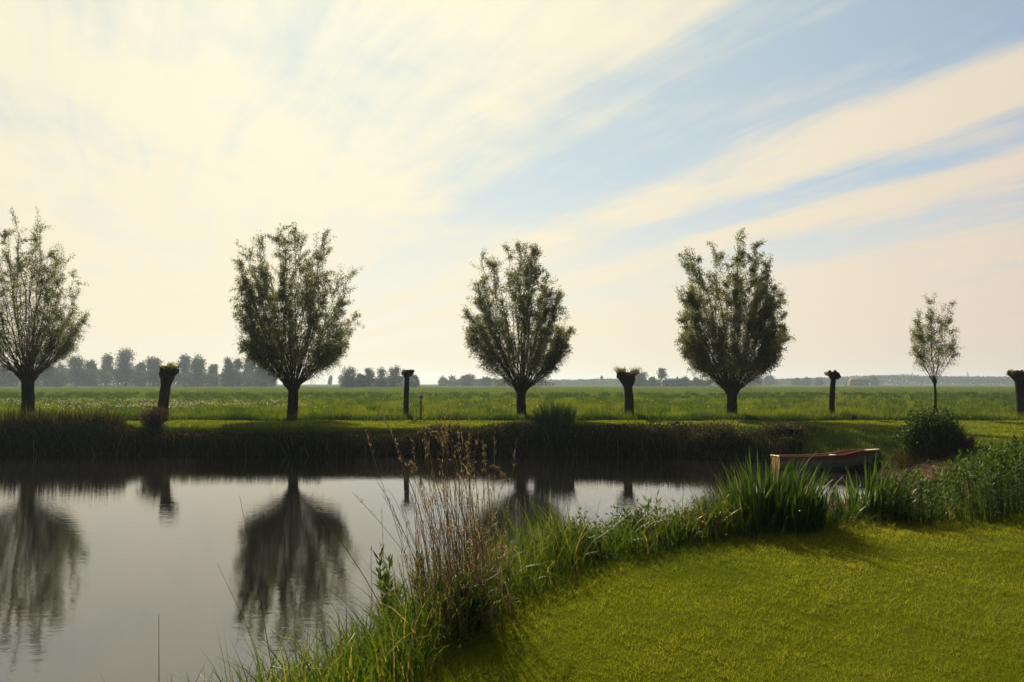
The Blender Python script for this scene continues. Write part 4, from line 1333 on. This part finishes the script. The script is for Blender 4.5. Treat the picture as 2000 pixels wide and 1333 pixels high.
hedge(1385, 2140, 980, [(1385, 741), (1460, 737), (1500, 742), (1620, 739), (1695, 735), (1760, 733), (1800, 736), (1900, 737), (2000, 738), (2140, 738)], 'distant_wood',
      'long pale blue wood along the horizon at the right', 25, 60)
for px, py, hw, w_ in [(1505, 734, 13, 'right of the dense willow trunk'), (1478, 737, 11, 'nearest to the dense willow trunk'), (1555, 740, 9, 'halfway between dense willow and slim stump'),
                       (1575, 739, 10, 'left of the slim stump'), (1600, 739, 11, 'touching the slim stump on its left'), (1705, 736, 11, 'right of the distant red roof'),
                       (1660, 742, 6, 'under the distant red roof')]:
    far_tree(px, py, 760, hw, 'hazy blue tree on the horizon ' + w_, n=900, low=0.03)


def gable_house(px, Yd, wid, dep, wall_h, roof_h, wall, roof, label, cat='house', windows=3, rot=0.0, chimney=True):
    cx = (px - 1000) * Yd / F
    root = thing('farmhouse' if cat == 'house' else 'barn', label, cat, (cx, Yd, 0))
    root.rotation_euler = (0, 0, rot)
    b = Buf(); box(b, (0, 0, wall_h / 2), (wid, dep, wall_h)); b.build('wall', M[wall], root)
    b = Buf()
    w2, d2 = wid / 2 + 0.3, dep / 2 + 0.4
    z0, z1 = wall_h - 0.1, wall_h + roof_h
    b.add([(-w2, -d2, z0), (w2, -d2, z0), (w2, d2, z0), (-w2, d2, z0), (-w2 * 0.92, 0, z1), (w2 * 0.92, 0, z1)],
          quads=[(0, 1, 5, 4), (2, 3, 4, 5), (3, 2, 1, 0)], tris=[(0, 4, 3), (1, 2, 5)])
    rf = b.build('roof', M[roof], root)
    if chimney:
        b = Buf(); box(b, (wid * 0.3, 0, z1 + 0.3), (0.8, 0.8, 1.4)); b.build('chimney', M['brick'], rf)
    for i in range(windows):
        xw = -wid / 2 + wid * (i + 0.5) / windows
        b = Buf(); box(b, (xw, -dep / 2 - 0.02, wall_h * 0.5), (1.2, 0.08, wall_h * 0.4)); b.build('window', M['glass'], root)
    b = Buf(); box(b, (wid / 2 - wid / windows, -dep / 2 - 0.02, 1.05), (1.0, 0.1, 2.1)); b.build('door', M['roof_grey'], root)
    return root


gable_house(1312, 462, 11, 8, 2.3, 2.5, 'brick', 'roof_grey', 'distant low farm building with a dark roof under the open crowned tree', 'house')
gable_house(1676, 700, 14, 12, 3.0, 4.2, 'brick', 'roof', 'distant barn with a reddish roof right of the slim stump', 'barn', chimney=False)
gable_house(1066, 640, 16, 9, 2.6, 1.4, 'white_wall', 'roof_grey', 'distant white low shed right of the middle willow', 'barn', chimney=False)

# church tower
cx = (1175 - 1000) * 860 / F
root = thing('church_tower', 'small square church tower on the horizon left of the stout stump', 'tower', (cx, 860, 0))
b = Buf(); box(b, (0, 0, 4.3), (3.0, 3.0, 8.6)); b.build('tower', M['brick'], root)
b = Buf(); lathe(b, [(2.2, 8.6), (1.2, 9.6), (0.1, 10.8)], sides=4); b.build('spire', M['roof_grey'], root)
b = Buf(); box(b, (0, -1.52, 6.6), (0.8, 0.1, 1.6)); b.build('belfry_window', M['glass'], root)

# pylon
cx = (1890 - 1000) * 1150 / F
root = thing('electricity_pylon', 'thin lattice electricity pylon above the wood at the far right', 'pylon', (cx, 1150, 0))
b = Buf()
H = EYE + (HOR - 726) * 1150 / F
for sx in (-1, 1):
    for sy in (-1, 1):
        tubes(b, np.array([[(sx * 2.2, sy * 2.2, 0), (sx * 0.9, sy * 0.9, H * 0.6), (sx * 0.15, sy * 0.15, H)]]), np.full((1, 3), 0.12), sides=4)
for k in range(9):
    z0, z1 = H * k / 9, H * (k + 1) / 9
    w0 = np.interp(z0, [0, H * 0.6, H], [2.2, 0.9, 0.15]); w1 = np.interp(z1, [0, H * 0.6, H], [2.2, 0.9, 0.15])
    for sy in (-1, 1):
        tubes(b, np.array([[(-w0, sy * w0, z0), (w1, sy * w1, z1)], [(w0, sy * w0, z0), (-w1, sy * w1, z1)]]), np.full((2, 2), 0.07), sides=3)
b.build('mast', M['black_metal'], root)
for zf in (0.66, 0.8):
    b = Buf(); tubes(b, np.array([[(-4.2, 0, H * zf), (0, 0, H * zf + 0.6), (4.2, 0, H * zf)]]), np.full((1, 3), 0.14), sides=4); b.build('crossarm', M['black_metal'], root)

# ------------------------------------------------------------------ haze
hm, nt, out = new_mat('haze')
pv = nt.nodes.new('ShaderNodeVolumePrincipled')
pv.inputs['Color'].default_value = (0.62, 0.79, 1.0, 1)
pv.inputs['Density'].default_value = 0.0003
pv.inputs['Anisotropy'].default_value = 0.3
nt.links.new(pv.outputs[0], out.inputs['Volume'])
b = Buf(); box(b, (0, 1130, 12.0), (4860, 2700, 29.0))
tag(b.build('haze', hm), kind='stuff')
